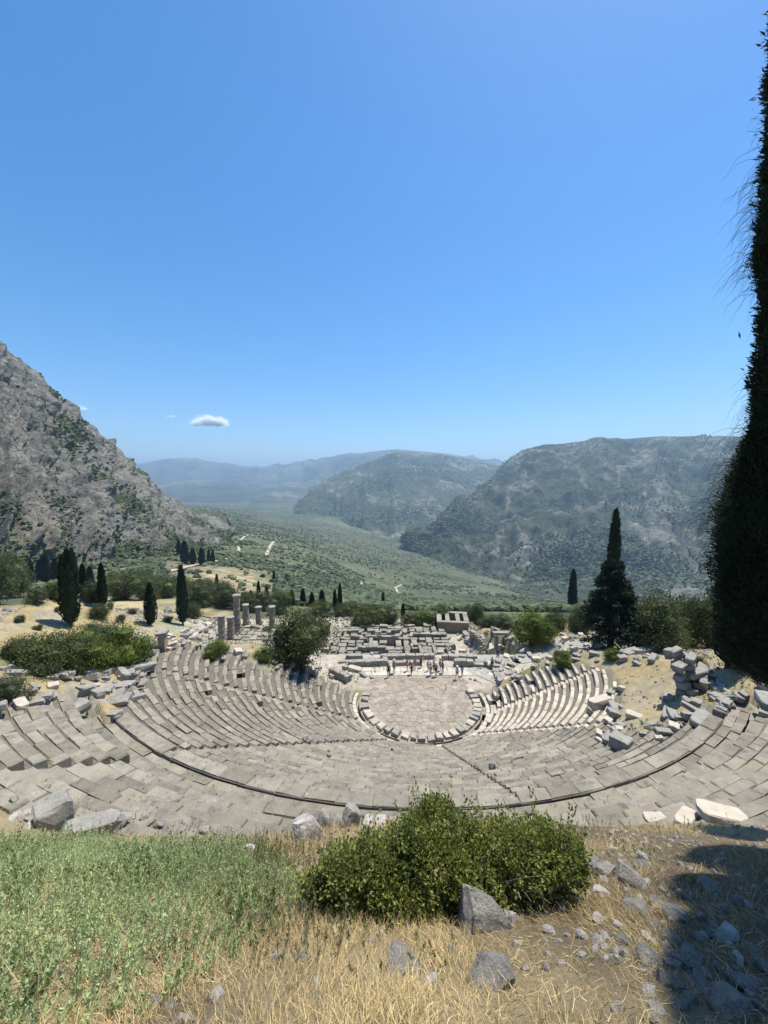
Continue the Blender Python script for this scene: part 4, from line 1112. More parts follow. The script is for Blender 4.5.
broadtree(654, 651, 590, 70, 'large round dark tree right beside the tall conifer', 'oak', low=.3)
broadtree(684, 648, 584, 46, 'round dark tree behind the large one beside the conifer', 'oak', low=.25)
broadtree(708, 648, 590, 42, 'rounded tree left of the dark straight cypress', 'oak', low=.25)
broadtree(578, 634, 604, 34, 'mid green tree left of the big conifer at its foot', 'oak', low=.2)
broadtree(746, 668, 617, 34, 'small bright leafed tree right of the dark straight cypress', 'bright', low=.1)
broadtree(8, 598, 548, 40, 'spreading green tree at the left edge of the dry field', 'oak', low=.1)
broadtree(-4, 605, 552, 40, 'spreading green tree cut by the left picture edge', 'oak', low=.1)
broadtree(127, 600, 567, 44, 'wide dark tree at the right of the dry field', 'oak', low=.2)
broadtree(165, 598, 570, 34, 'dark tree behind the squat cypress', 'oak', low=.2)
broadtree(370, 626, 599, 40, 'dark green tree right of the pointed cypress pair', 'oak', low=.2)
broadtree(478, 626, 601, 20, 'dark tree right behind the roofless brown building', 'oak', low=.2)
broadtree(35, 603, 587, 20, 'low round shrub at the top left of the dry field', 'olive', None, 'shrub', 'round_shrub', .3)
broadtree(49, 597, 582, 16, 'darker round shrub next to the low one in the dry field', 'oak', None, 'shrub', 'round_shrub', .3)
broadtree(192, 618, 598, 18, 'round green shrub right of the tall narrow cypress', 'oak', None, 'shrub', 'round_shrub', .3)
for px, b, w in ((20, 622, 10), (38, 630, 8), (120, 622, 10), (92, 630, 9), (132, 614, 9), (58, 612, 8), (168, 622, 9), (110, 608, 8)):
    broadtree(px, b, b - w * .8, w, 'small grey green shrub dotted over the dry field', 'olive', 'shrubs dotted over the dry field', 'shrub', 'round_shrub', .3)
for px, b, t, w in ((115, 592, 570, 26), (142, 590, 568, 26), (150, 600, 575, 30), (180, 596, 572, 26), (200, 606, 580, 30), (212, 604, 584, 26), (225, 606, 578, 30), (243, 608, 588, 26), (258, 610, 590, 26), (205, 594, 576, 24), (95, 602, 578, 20), (100, 618, 600, 20), (280, 612, 588, 26), (20, 590, 560, 26), (60, 600, 580, 22)):
    broadtree(px, b, t, w, 'dark broadleaf tree in the belt between the dry field and the columns', 'oak' if RNG.random() < .7 else 'olive', 'tree belt left of the columns', low=.25)
for px, b, t, w in ((320, 616, 598, 24), (342, 616, 600, 20), (352, 614, 600, 22), (390, 622, 604, 24), (412, 626, 612, 24), (440, 622, 606, 24), (465, 624, 604, 20), (495, 628, 612, 20), (505, 630, 614, 24), (555, 632, 606, 26)):
    broadtree(px, b, t, w, 'green tree in the row beyond the temple foundations', 'oak' if RNG.random() < .6 else 'olive', 'trees beyond the temple', low=.25)
for px, b, t, w, l in ((424, 626, 610, 24, 'bright green bush left of the roofless building'), (408, 626, 616, 16, 'grey green round bush left of the bright one near the roofless building'), (486, 628, 617, 16, 'low green bush right of the roofless building')):
    broadtree(px, b, t, w, l, 'bright' if 'bright green' in l else 'olive', None, 'bush', 'bush', .3)
for px, b, t, w, k, l in ((48, 668, 627, 66, 'oak', 'dark leafy bush, first of the wide thicket left of the seats'), (88, 668, 626, 60, 'bright', 'yellow green bush in the middle of the thicket left of the seats'), (125, 662, 623, 54, 'bright', 'bright bush at the right end of the thicket next to the stone pier'), (78, 672, 645, 30, 'oak', 'small dark bush below the thicket left of the seats'),
                       (105, 650, 618, 40, 'olive', 'grey green bush peeking over the top of the thicket'), (18, 660, 634, 30, 'oak', 'low dark bush at the left end of the thicket'), (216, 656, 640, 28, 'bright', 'round yellow green bush at the top of the left seats below the columns'), (265, 660, 645, 20, 'bright', 'low yellow green bush left of the big round tree'),
                       (562, 664, 650, 24, 'bright', 'light green bush among the tumbled blocks above the right wing'), (612, 660, 648, 18, 'bright', 'small light green bush at the foot of the big conifer'), (700, 668, 655, 20, 'bright', 'small green bush behind the ruined wall'), (10, 700, 672, 40, 'olive', 'weedy green bush at the left edge beside the upper seats')):
    broadtree(px, b, t, w, l, k, None, 'bush', 'bush', .3)

# big layered conifer
p = gp(610, 648); s_ = depth(p) / F; H = (648 - 556) * s_; W = 34 * s_
con = thing('conifer_tree', 'big dark conifer with layered drooping branches above the right wing', 'conifer', tuple(p - [0, 0, .2]))
V, Q = tube(np.array([[0, 0, 0], [.05, 0, H * .4], [0, 0, H * .97]]), [.40, .25, .04], 8); obj('trunk', mesh('trunk', V, Q, M['bark'], True), con)
Ps, Ds, VB, QB, nb = [], [], [], [], 0; brm = MB()
for i in range(210):
    f_ = RNG.random() ** .8; z = H * (.10 + .88 * f_); L = W * (1.02 - f_ * .94) * RNG.uniform(.65, 1.15) + .3; a = RNG.uniform(0, 6.28)
    tt = np.linspace(0, 1, 5); B = np.stack([np.cos(a) * L * tt, np.sin(a) * L * tt, z + L * (.12 * tt - .32 * tt ** 2)], 1)
    V, Q = tube(B, np.linspace(.05, .01, 5), 4); brm.add(V, Q)
    m_ = 90; q = RNG.random(m_) ** .6; c_ = np.stack([np.interp(q, tt, B[:, j]) for j in range(3)], 1)
    Ps.append(c_ + RNG.normal(0, .05 * L + .06, (m_, 3)) * [1, 1, .6]); Ds.append(np.stack([np.full(m_, np.cos(a)), np.full(m_, np.sin(a)), np.full(m_, -.2)], 1) + RNG.normal(0, .6, (m_, 3)))
obj('branch', brm.build('branch', M['bark']), con)['kind'] = 'stuff'
V, Q = leaves(np.concatenate(Ps), np.concatenate(Ds), RNG.uniform(.25, .6, len(Ps) * 90), .17); obj('crown', mesh('crown', V, Q, M['conifer']), con)

# near cypresses at the right: one overhangs the view, one stands just out of it and throws the shade
def near_cypress(loc, H, r, n, label, z0=.22, seed=0, wisps=True, lean=0.0, prof=([0, .05, .2, .45, .7, .88, 1], [.35, .8, 1, .86, .62, .36, .05])):
    t = thing('cypress_tree', label, 'cypress', loc)
    V, Q = tube(np.array([[0, 0, -.3], [.03 + lean * H * .2, .02, H * .2], [lean * H * .55, 0, H * .55], [lean * H * .95, 0, H * .95]]), np.array([.34, .26, .16, .03]) * H / 18, 10); obj('trunk', mesh('trunk', V, Q, M['bark'], True), t)
    s = RNG.random(n) ** .9; a = RNG.uniform(0, 6.28, n)
    f = lambda s: r * np.interp(s, *prof)
    bf = lambda a, s: 1 + .34 * fbm(np.cos(a) * 1.6 + seed, np.sin(a) * 1.6, s * 15, 900 + seed, 3)
    rr = f(s) * bf(a, s) * (1 - RNG.random(n) ** 2 * .4) + RNG.exponential(.02, n)
    P = np.stack([np.cos(a) * rr, np.sin(a) * rr, H * (z0 + s * (1 - z0))], 1); P[:, 0] += lean * P[:, 2]
    D = np.stack([np.cos(a), np.sin(a), np.full(n, .9)], 1) + RNG.normal(0, .5, (n, 3))
    V, Q = leaves(P, D, RNG.uniform(.04, .12, n), .024)
    sc_ = np.linspace(0, 1, 40); V2, Q2, T2 = lathe(np.stack([f(sc_), H * (z0 + sc_ * (1 - z0) * .97)], 1), 28)
    a2 = np.arctan2(V2[:, 1], V2[:, 0]); s2 = (V2[:, 2] / H - z0) / (1 - z0); V2[:, :2] *= (bf(a2, s2) * .84)[:, None]; V2[:, 0] += lean * V2[:, 2]
    obj('crown', mesh('crown', np.vstack([V, V2]), [np.vstack([Q, Q2 + len(V)]), T2 + len(V)], M['darkcypress']), t)
    if wisps:
        mb = MB(); m_ = 2600
        for i in range(m_):
            s0 = float(np.clip(RNG.choice([.10, .16, .22, .28, .47, .52]) + RNG.normal(0, .035), .01, .7)); a0 = RNG.normal(math.pi * .95, .8); L = min(RNG.gamma(2.4, .10), .48)
            b0 = np.array([math.cos(a0) * f(s0) * .9, math.sin(a0) * f(s0) * .9, H * (z0 + s0 * (1 - z0))]); b0[0] += lean * b0[2]
            tt = np.linspace(0, 1, 5)[:, None]; o_ = np.array([math.cos(a0), math.sin(a0), 0])
            B = b0 + o_ * L * (1 - (1 - tt) ** 1.6) * .75 + np.array([0, 0, 1]) * L * (RNG.normal(.25, .35) * tt - RNG.uniform(.5, 1.2) * tt ** 2) + RNG.normal(0, .016, (5, 3)) + np.array([RNG.normal(0, .3), RNG.normal(0, .3), 0]) * L * tt
            V, Q = tube(B, [.0032, .0028, .0022, .0016, .0008], 3); mb.add(V, Q)
        obj('drooping_sprays', mb.build('drooping_sprays', M['darkcypress']), t)['kind'] = 'stuff'
    return t
lx, ly = 6.15, 5.0
near_cypress((lx, ly, float(near_h(lx, ly))), 15.0, 1.18, 200000, 'huge near black cypress overhanging the right edge with wispy drooping sprays', .19, 1, True, -.070, ([0, .04, .11, .175, .285, .356, .49, .555, .65, .80, 1], [.22, .62, .95, 1.02, .62, .56, .56, .52, .44, .30, .05]))
lx, ly = 8.05, 6.9
near_cypress((lx, ly, float(near_h(lx, ly))), 8.6, 1.15, 50000, 'near cypress standing right behind the overhanging one', .38, 2, False, -.10)
lx, ly = 11.2, 9.7
near_cypress((lx, ly, float(near_h(lx, ly))), 10.0, 1.6, 60000, 'near cypress with bare lower trunk farthest along the bank', .42, 3, False, -.10)

# ------------------------------------------------------------------ the green bush in front
bx = gp(445, 930); bz = float(bx[2])
bush = thing('kermes_oak_bush', 'wide glossy green leafy bush at the rim of the bank in front of the theatre', 'bush', (float(bx[0]), float(bx[1]) + .55, float(ground_h(bx[0], bx[1] + .55))))
bo = np.array(bush.location)
LOB = []
for (px, py, wpx, dy) in ((340, 872, 44, .1), (352, 900, 40, 0), (365, 862, 46, .3), (385, 878, 60, .15), (398, 852, 46, .4), (405, 910, 60, -.05), (380, 912, 44, 0), (425, 832, 48, .55), (438, 814, 32, .7), (450, 840, 50, .5), (464, 836, 30, .6), (440, 870, 70, .2), (432, 918, 46, -.1), (478, 862, 52, .35), (468, 885, 54, .1), (505, 846, 38, .5), (512, 858, 60, .3), (540, 842, 44, .45), (548, 862, 54, .35), (566, 850, 34, .45), (572, 872, 30, .4), (500, 886, 46, .15), (525, 886, 44, .25), (552, 884, 34, .3), (330, 890, 30, .05), (418, 845, 46, .35), (340, 925, 26, -.05), (460, 905, 40, 0), (322, 908, 30, 0), (346, 928, 34, -.05), (376, 934, 36, -.08), (408, 936, 34, -.1), (312, 884, 22, .05)):
    y = 3.75 + dy; c = at(px, py, y); r = wpx / 2 * depth(c) / F * .98; LOB.append((c, r))
nl = 60000
li = RNG.choice(len(LOB), nl, p=np.array([r ** 2 for _, r in LOB]) / sum(r ** 2 for _, r in LOB))
Cc = np.array([c for c, _ in LOB])[li]; Rr = np.array([r for _, r in LOB])[li]
d = unit(RNG.normal(size=(nl, 3)) + [0, -.15, .15])
sp = fbm(d[:, 0] * 2.5 + li * 3.1, d[:, 1] * 2.5, d[:, 2] * 2.5, 950, 3)
P = Cc + d * (Rr * (1 + .6 * sp) * (1 - RNG.random(nl) ** 2 * .5))[:, None]
gz = ground_h(P[:, 0], P[:, 1]); ok = P[:, 2] > gz + .03; P, d = P[ok], d[ok]
# loose shoots standing out of the mass
for i in range(330):
    c, r = LOB[RNG.integers(len(LOB))]; dd = unit(RNG.normal(size=3) + [0, -.3, .9]); b0 = c + dd * r * .95; L = RNG.uniform(.06, .26)
    q = np.arange(18)[:, None] / 18; pp = b0 + (dd + [0, 0, .35]) * L * q + RNG.normal(0, .012, (18, 3)); P = np.vstack([P, pp]); d = np.vstack([d, np.tile(dd, (18, 1)) + RNG.normal(0, .5, (18, 3))])
V, Q = leaves(P - bo, d + RNG.normal(0, .65, P.shape) + [0, 0, .35], RNG.uniform(.024, .056, len(P)), .025, .12, .45)
obj('foliage', mesh('foliage', V, Q, M['bush']), bush)
mb = MB()
for i in range(150):
    c, r = LOB[RNG.integers(len(LOB))]; e = c + unit(RNG.normal(size=3) + [0, -.2, .6]) * r * RNG.uniform(.6, 1.12)
    b = np.array([c[0] + RNG.normal(0, .12), c[1] + RNG.normal(0, .1), ground_h(c[0], c[1])]); m_ = (b + e) / 2 + RNG.normal(0, .08, 3)
    tt = np.linspace(0, 1, 6)[:, None]; B = (1 - tt) ** 2 * b + 2 * tt * (1 - tt) * m_ + tt ** 2 * e
    V, Q = tube(B - bo, np.linspace(.010, .003, 6), 4); mb.add(V, Q)
for i in range(90):  # bare twigs on the near right side
    b = at(RNG.uniform(455, 560), RNG.uniform(885, 905), 3.75 + RNG.uniform(-.05, .25)); dd = unit(np.array([RNG.normal(.1, .5), RNG.normal(-.45, .3), 1.0])); L = RNG.uniform(.12, .42)
    tt = np.linspace(0, 1, 5)[:, None]; B = b + dd * L * tt + np.array([RNG.normal(0, .1), RNG.normal(0, .1), 0]) * tt ** 2
    V, Q = tube(B - bo, np.linspace(.004, .0015, 5), 4); mb.add(V, Q)
obj('stem', mb.build('stem', M['twig']), bush)['kind'] = 'stuff'

# ------------------------------------------------------------------ grass
def mask_px(x, y, z):
    d_ = y * math.cos(TH) - (z - HC) * math.sin(TH); u_ = y * math.sin(TH) + (z - HC) * math.cos(TH)
    return 384 + F * x / d_, 512 - F * u_ / d_
# sage green herbs over the left of the bank
n = 21000
x = RNG.uniform(-13, .6, n); y = 1.7 + 8.9 * RNG.random(n) ** 1.15; z = ground_h(x, y); edge = fbm(x * .7, y * .7, 0, 960, 3)
# herb patch: its front border runs from the camera's left foot up the slope to the rim
lim = np.interp(y, [1.5, 2.4, 3.2, 4.2, 6, 8, 10.6], [-2.4, -1.55, -1.15, -.95, -1.8, -2.8, -4.2])
k = (x < lim + .55 * edge) & (RNG.random(n) < np.clip((9.1 + 2.2 * fbm(x * .4, 0 * x, 0, 963, 3) + .6 * edge - y) * .9, 0, 1))
x, y, z = x[k], y[k], z[k]
def herb_patch(x, y, z, nleaf, hmin, hmax, L, W, mat, name, stems=True, up=.5, hs=1.0):
    n = len(x); h = RNG.uniform(hmin, hmax, n) * (1 + .55 * fbm(x * .8, y * .8, 0, 930, 3)) * hs
    lean = RNG.normal(0, .22, (n, 2))
    f = RNG.random((n, nleaf)) ** .75; a = RNG.uniform(0, 6.28, (n, nleaf))
    px = x[:, None] + lean[:, :1] * f * h[:, None]; py = y[:, None] + lean[:, 1:] * f * h[:, None]; pz = z[:, None] + f * h[:, None]
    P = np.stack([px, py, pz], 2).reshape(-1, 3); D = np.stack([np.cos(a), np.sin(a), up + .9 * f], 2).reshape(-1, 3) + RNG.normal(0, .2, (n * nleaf, 3))
    V, Q = leaves(P, D, RNG.uniform(.6, 1.3, len(P)) * L, W, .1, .5)
    if stems:
        b = np.stack([x, y, z - .02], 1); V2, Q2 = blades(b, np.concatenate([lean, np.ones((n, 1))], 1), h * 1.05, .006, .15)
        V, Q = np.vstack([V, V2]), np.vstack([Q, Q2 + len(V)])
    return tag(obj(name, mesh(name, V, Q, mat)), kind='stuff')
herb_patch(x, y, z, 22, .12, .38, .042, .0135, M['herb'], 'green_herbs', True, .5, np.clip((lim[k] - x) * .9 + .45, .4, 1.15))
# other plants standing in the herbs: darker leafy clumps and tall dry stalks
k = fbm(x * 1.1, y * 1.1, 0, 967, 3) > .22
herb_patch(x[k][::3], y[k][::3], z[k][::3], 14, .18, .48, .045, .022, M['weed'], 'green_weeds', True, .5)
k = RNG.random(len(x)) < .10
x, y, z = x[k], y[k], z[k]; n = len(x)
V, Q = blades(np.stack([x, y, z], 1), np.concatenate([RNG.normal(0, .22, (n, 2)), np.ones((n, 1))], 1), RNG.uniform(.25, .62, n), .006, .25)
tag(obj('dry_stalks', mesh('dry_stalks', V, Q, M['straw'])), kind='stuff')
# dry straw all over the bank
n = 330000
y = 1.2 + 11.0 * RNG.random(n) ** 1.5; x = RNG.uniform(-1.25, 1.25, n) * (y + 1.2); z = ground_h(x, y)
den = np.clip(.7 + .9 * fbm(x * .9, y * .9, 0, 965, 3), .35, 1) * np.where(x < np.interp(y, [1.5, 2.4, 3.2, 4.2, 6, 8, 10.6], [-2.6, -1.75, -1.35, -1.1, -2.0, -3.0, -4.4]), .6, 1)
px_, py_ = mask_px(x, y, z); den = den * np.where((px_ > 668) & (py_ > 835), .35, 1)
k = RNG.random(n) < den; x, y, z = x[k], y[k], z[k]; n = len(x)
comb = np.stack([fbm(x * .8, y * .8, 0, 970, 2), fbm(x * .8, y * .8, 0, 975, 2)], 1) * 1.3
D = np.concatenate([comb + RNG.normal(0, .55, (n, 2)), RNG.uniform(.03, .85, (n, 1))], 1)
V, Q = blades(np.stack([x, y, z - .01], 1), D, RNG.uniform(.05, .20, n), RNG.uniform(.0025, .006, n), .8)
tag(obj('dry_grass', mesh('dry_grass', V, Q, M['straw'])), kind='stuff')
# half dry scrub between herbs, bush and rim
n = 2600; x = RNG.uniform(-4.2, .3, n); y = RNG.uniform(2.6, 9.5, n); z = ground_h(x, y); px, py = mask_px(x, y, z + .2)
k = (px > 215 + 40 * fbm(x, y, 0, 980, 2)) & (px < 345) & (py > 838) & (py < 960) | ((px > 150) & (px < 300) & (py > 930) & (RNG.random(n) < .35))
herb_patch(x[k], y[k], z[k], 16, .15, .38, .04, .010, M['scrub'], 'dry_scrub', True, .9)
n = 900; x = RNG.uniform(-3, 5, n); y = RNG.uniform(1.8, 9, n); z = ground_h(x, y); k = fbm(x * .8, y * .8, 0, 985, 3) > .28
herb_patch(x[k], y[k], z[k], 14, .06, .2, .04, .012, M['weed'], 'green_weeds', False, .6)
# coarser tufts on the open ground round the theatre
n = 120000; x = RNG.uniform(-90, 46, n); y = RNG.uniform(10.5, 95, n); z = ground_h(x, y); sm, t_, a_ = seat_mask(x, y)
k = ~sm & (t_ > .03) & ~((x > -48) & (y > 52) & (RNG.random(n) < .6)) & (RNG.random(n) < np.clip(.45 + 1.2 * fbm(x * .22, y * .22, 0, 31, 4), 0, 1)); x, y, z = x[k], y[k], z[k]; n = len(x)
V, Q = blades(np.stack([x, y, z - .02], 1), np.concatenate([RNG.normal(0, .6, (n, 2)), np.ones((n, 1))], 1), RNG.uniform(.12, .42, n), .022, .6)
tag(obj('dry_grass', mesh('dry_grass', V, Q, M['straw'])), kind='stuff')
n = 8000; x = RNG.uniform(-40, 44, n); y = RNG.uniform(11, 60, n); z = ground_h(x, y); sm, t_, a_ = seat_mask(x, y)
k = ~sm & (t_ > .03) & (fbm(x * .16, y * .16, 0, 31, 4) > .05)
herb_patch(x[k], y[k], z[k], 12, .12, .4, .13, .05, M['weed'], 'green_weeds', False, .6)
# scrub and dry tufts spilling over the rim of the bank
n = 2600; x = RNG.uniform(-11, 9, n); y = RNG.uniform(8.6, 12.2, n); z = surf_h(x, y); k = (fbm(x * .7, y * .7, 0, 997, 3) > .02) & ((x < 4) | (RNG.random(n) < .4))
herb_patch(x[k], y[k], z[k] - .02, 16, .10, .34, .045, .011, M['scrub'], 'dry_scrub', True, .9)
n = 3000; x = RNG.uniform(-50, 30, n); y = RNG.uniform(54, 112, n); k = fbm(x * .13, y * .13, 0, 999, 3) > .12
herb_patch(x[k], y[k], surf_h(x[k], y[k]), 14, .2, .7, .3, .12, M['weed'], 'green_weeds', False, .6)
# weeds growing out of joints of the upper seats
n = 700; t_ = RNG.uniform(.9, 1.3, n); a_ = np.where(RNG.random(n) < .6, RNG.uniform(-135, -105, n), RNG.uniform(-80, -45, n)); q = np.array([PT(t, a) for t, a in zip(t_, a_)])
k = fbm(q[:, 0] * .45, q[:, 1] * .45, 0, 990, 3) > .22; q = q[k]; tq = t_[k]
zq = np.where(tq < 1, Z1 * (np.floor(tq * 27) + 1) / 27, np.where(tq < 1.075, Z1 - .15, Z1 * (1.075 + .037 * (np.floor((tq - 1.075) / .037) + 1)) - .35))
herb_patch(q[:, 0], q[:, 1], zq - .04, 9, .03, .12, .06, .02, M['weed'], 'green_weeds', False, .6)
n = 5200; t_ = RNG.uniform(.86, 1.38, n); a_ = np.where(RNG.random(n) < .6, RNG.uniform(-136, -100, n), RNG.uniform(-85, -44, n)); q = np.array([PT(t, a) for t, a in zip(t_, a_)])
k = fbm(q[:, 0] * .4, q[:, 1] * .4, 0, 995, 3) > .10; q = q[k]; n = len(q)
V, Q = blades(np.c_[q, surf_h(q[:, 0], q[:, 1]) - .03], np.concatenate([RNG.normal(0, .7, (n, 2)), np.ones((n, 1))], 1), RNG.uniform(.06, .2, n), .012, .6)
tag(obj('dry_grass', mesh('dry_grass', V, Q, M['straw'])), kind='stuff')
# ------------------------------------------------------------------ people
def skin_mesh(name, verts, edges, radii, mat, sub=1):
    me = bpy.data.meshes.new(name); me.from_pydata(verts, edges, [])
    o = bpy.data.objects.new('tmp', me); COL.objects.link(o)
    o.modifiers.new('s', 'SKIN')
    for v, r in zip(me.skin_vertices[0].data, radii): v.radius = (r, r) if not hasattr(r, '__len__') else r
    me.skin_vertices[0].data[0].use_root = True
    s = o.modifiers.new('d', 'SUBSURF'); s.levels = sub; s.render_levels = sub
    bpy.context.view_layer.update()
    out = bpy.data.meshes.new_from_object(o.evaluated_get(bpy.context.evaluated_depsgraph_get()))
    bpy.data.objects.remove(o); out.name = name; out.materials.clear(); out.materials.append(mat)
    out.polygons.foreach_set('use_smooth', np.ones(len(out.polygons), bool))
    return out
def pose(kind):
    st = {'stand': (.0, .0), 'walk': (.22, -.2), 'point': (.04, 0), 'phone': (.0, .02)}[kind]
    J = {'pel': (0, 0, .96), 'wai': (0, .0, 1.10), 'che': (0, .01, 1.30), 'nek': (0, .01, 1.47), 'hed': (0, -.02, 1.58), 'top': (0, -.01, 1.70)}
    for s, sx in (('l', -1), ('r', 1)):
        fw = st[0] if s == 'l' else st[1]
        J['sh' + s] = (sx * .18, .01, 1.41)
        if kind == 'phone': J['el' + s] = (sx * .23, -.10, 1.18); J['wr' + s] = (sx * .08, -.30, 1.36); J['ha' + s] = (sx * .05, -.36, 1.42)
        elif kind == 'point' and s == 'r': J['el' + s] = (.33, -.16, 1.30); J['wr' + s] = (.42, -.38, 1.38); J['ha' + s] = (.45, -.46, 1.40)
        else: J['el' + s] = (sx * .25, .04 + fw * .4, 1.13); J['wr' + s] = (sx * .25, -.06 + fw * .7, .90); J['ha' + s] = (sx * .24, -.09 + fw * .7, .81)
        J['hi' + s] = (sx * .09, 0, .92); J['kn' + s] = (sx * .10, -.02 - fw * .45, .50); J['an' + s] = (sx * .10, .02 - fw * .95, .08 + abs(min(fw, 0)) * .2); J['to' + s] = (sx * .115, -.15 - fw * .95, .035)
    return J
RB_ = {'pel': .125, 'wai': .105, 'che': .125, 'nek': .05, 'hed': .085, 'top': .075, 'sh': .055, 'el': .040, 'wr': .028, 'ha': .035, 'hi': .085, 'kn': .055, 'an': .038, 'to': .035}
EB = [('pel', 'wai'), ('wai', 'che'), ('che', 'nek'), ('nek', 'hed'), ('hed', 'top')] + [(a + s, b + s) for s in 'lr' for a, b in (('sh', 'el'), ('el', 'wr'), ('wr', 'ha'), ('hi', 'kn'), ('kn', 'an'), ('an', 'to'))] + [('che', 'shl'), ('che', 'shr'), ('pel', 'hil'), ('pel', 'hir')]
def skin_part(name, J, keys, scale, mat, edit=None):
    J = dict(J); 
    if edit: J.update(edit)
    idx = {k: i for i, k in enumerate(keys)}
    ed = [(idx[a], idx[b]) for a, b in EB if a in idx and b in idx]
    rr = [RB_.get(k, RB_.get(k[:-1])) * scale for k in keys]
    return skin_mesh(name, [J[k] for k in keys], ed, rr, mat)
def lerp(a, b, t): return tuple(x + (y - x) * t for x, y in zip(a, b))
def figure(kind, shorts):
    J = pose(kind)
    body = skin_part('body', J, list(J), 1.0, M['skin'])
    fing = MB(); bm_ = None
    shirt = skin_part('shirt', J, ['pel', 'wai', 'che', 'shl', 'shr', 'ell', 'elr'], 1.18, M['white cloth'], {'ell': lerp(J['shl'], J['ell'], .75), 'elr': lerp(J['shr'], J['elr'], .75), 'pel': (0, 0, 1.0)})
    e = {}
    ks = ['pel', 'hil', 'hir', 'knl', 'knr']
    if shorts: e = {'knl': lerp(J['hil'], J['knl'], .95), 'knr': lerp(J['hir'], J['knr'], .95)}
    else: ks += ['anl', 'anr']
    legs = skin_part('shorts' if shorts else 'trousers', J, ks, 1.2, M['khaki cloth'], e)
    mb = MB()
    for s in 'lr':
        w, h = np.array(J['wr' + s]), np.array(J['ha' + s]); d_ = unit(h - w); sd = unit(np.cross(d_, [0, 1, .2]))
        for i in range(4):
            b = h + sd * (i - 1.5) * .017; V, Q = tube(np.array([b, b + d_ * .04, b + d_ * (.07 + .008 * (i in (1, 2))) + [0, -.012, 0]]), [.009, .008, .005], 5); mb.add(V, Q)
        V, Q = tube(np.array([w + (h - w) * .5, w + (h - w) * .9 + sd * .035 + [0, -.02, 0], h + sd * .045 + [0, -.03, 0]]), [.011, .009, .006], 5); mb.add(V, Q)
    V0, T0 = ICO[2]
    hair = V0 * [.098, .112, .105] + [0, .012, 1.665]; hair = np.where((V0[:, 2:] < -.2) & (V0[:, 1:2] < .1), hair * [.8, .6, 1] + [0, .02, 0], hair)
    V, Q, T = lathe([(.19, 1.70), (.20, 1.705), (.115, 1.715), (.112, 1.79), (.08, 1.815)], 14)
    nose = ICO[1][0] * [.014, .02, .018] + [0, -.112, 1.60]
    return dict(body=body, shirt=shirt, legs=legs, fingers=mb.build('hand', M['skin']), hair=mesh('hair', hair, T0, M['hair'], True), hat=mesh('hat', V, [Q, T], M['straw hat'], True), nose=mesh('nose', nose, ICO[1][1], M['skin'], True), shorts=shorts)
FIG = {('stand', True): figure('stand', True), ('walk', False): figure('walk', False), ('point', True): figure('point', True), ('phone', False): figure('phone', False)}
def recolour(me, m):
    me = me.copy(); me.materials.clear(); me.materials.append(m); return me
PCACHE = {}
def person(px, py, kind, shorts, shirt, legs, hat, label, rz, h=1.72, group=None):
    f = FIG[(kind, shorts)]; p = gp(px, py); p[2] = max(p[2], .06) if 383 < px < 480 else p[2]
    t = thing('person', label, 'person', tuple(p), rz, group, h / 1.74)
    def part_(nm, me, m):
        k = (me.name, m.name)
        if k not in PCACHE: PCACHE[k] = recolour(me, m)
        return obj(nm, PCACHE[k], t)
    b = part_('body', f['body'], M['skin']); obj('hand', f['fingers'], b); obj('nose', f['nose'], b)
    part_('shirt', f['shirt'], M[shirt]); part_('shorts' if shorts else 'trousers', f['legs'], M[legs]); obj('hair', f['hair'], t)
    if hat: part_('hat', f['hat'], M[hat])
    return t
for a_ in ((388.5, 678, 'stand', False, 'black cloth', 'black cloth', None, 'person all in black standing alone at the left of the stage', .4),
           (394, 674, 'stand', True, 'khaki cloth', 'grey cloth', 'straw hat', 'person in khaki shirt and pale hat just behind the one in black', 2.5),
           (407, 672, 'point', True, 'red cloth', 'grey cloth', None, 'person in bright red shirt on the stage', 1.2),
           (411.5, 675, 'walk', False, 'pink cloth', 'black cloth', 'straw hat', 'person in pink top and dark trousers right of the red shirt', .2),
           (415, 670, 'stand', True, 'pink cloth', 'khaki cloth', None, 'person in pink top and pale shorts behind the red shirt', 3.4),
           (421, 668, 'phone', False, 'black cloth', 'black cloth', None, 'person in dark clothes by the low stage wall', 2.0),
           (428, 672, 'stand', True, 'white cloth', 'grey cloth', None, 'person in white shirt and grey shorts, leftmost of the tour group', 1.0),
           (430.5, 676, 'walk', False, 'white cloth', 'blue cloth', 'straw hat', 'person in white shirt and blue trousers with a straw hat', 0.1),
           (434, 673, 'phone', False, 'grey cloth', 'khaki cloth', None, 'person in grey shirt holding up a phone', 2.8),
           (436, 677, 'stand', True, 'grey cloth', 'black cloth', 'white cloth', 'person in grey shirt with white cap at the front of the tour group', 3.0),
           (440, 671, 'point', True, 'blue cloth', 'grey cloth', 'straw hat', 'person in blue shirt and straw hat, pointing', 1.6),
           (442.5, 674, 'stand', False, 'blue cloth', 'grey cloth', None, 'bareheaded person in blue shirt at the right of the tour group', 2.2),
           (457, 680, 'walk', True, 'white cloth', 'khaki cloth', 'white cloth', 'person in white shirt and cap walking apart at the right of the stage', -.6),
           (462, 676, 'stand', False, 'black cloth', 'grey cloth', None, 'person in black top behind the walker at the right of the stage', .7),
           (492, 669, 'walk', False, 'grey cloth', 'black cloth', None, 'person in grey walking on the gravel path nearest the stage', 2.6),
           (497.5, 660, 'walk', False, 'black cloth', 'blue cloth', None, 'person in black top further along the gravel path', -.4)):
    if (a_[2], a_[3]) not in FIG: FIG[(a_[2], a_[3])] = figure(a_[2], a_[3])
    person(*a_, h=RNG.uniform(1.62, 1.82))
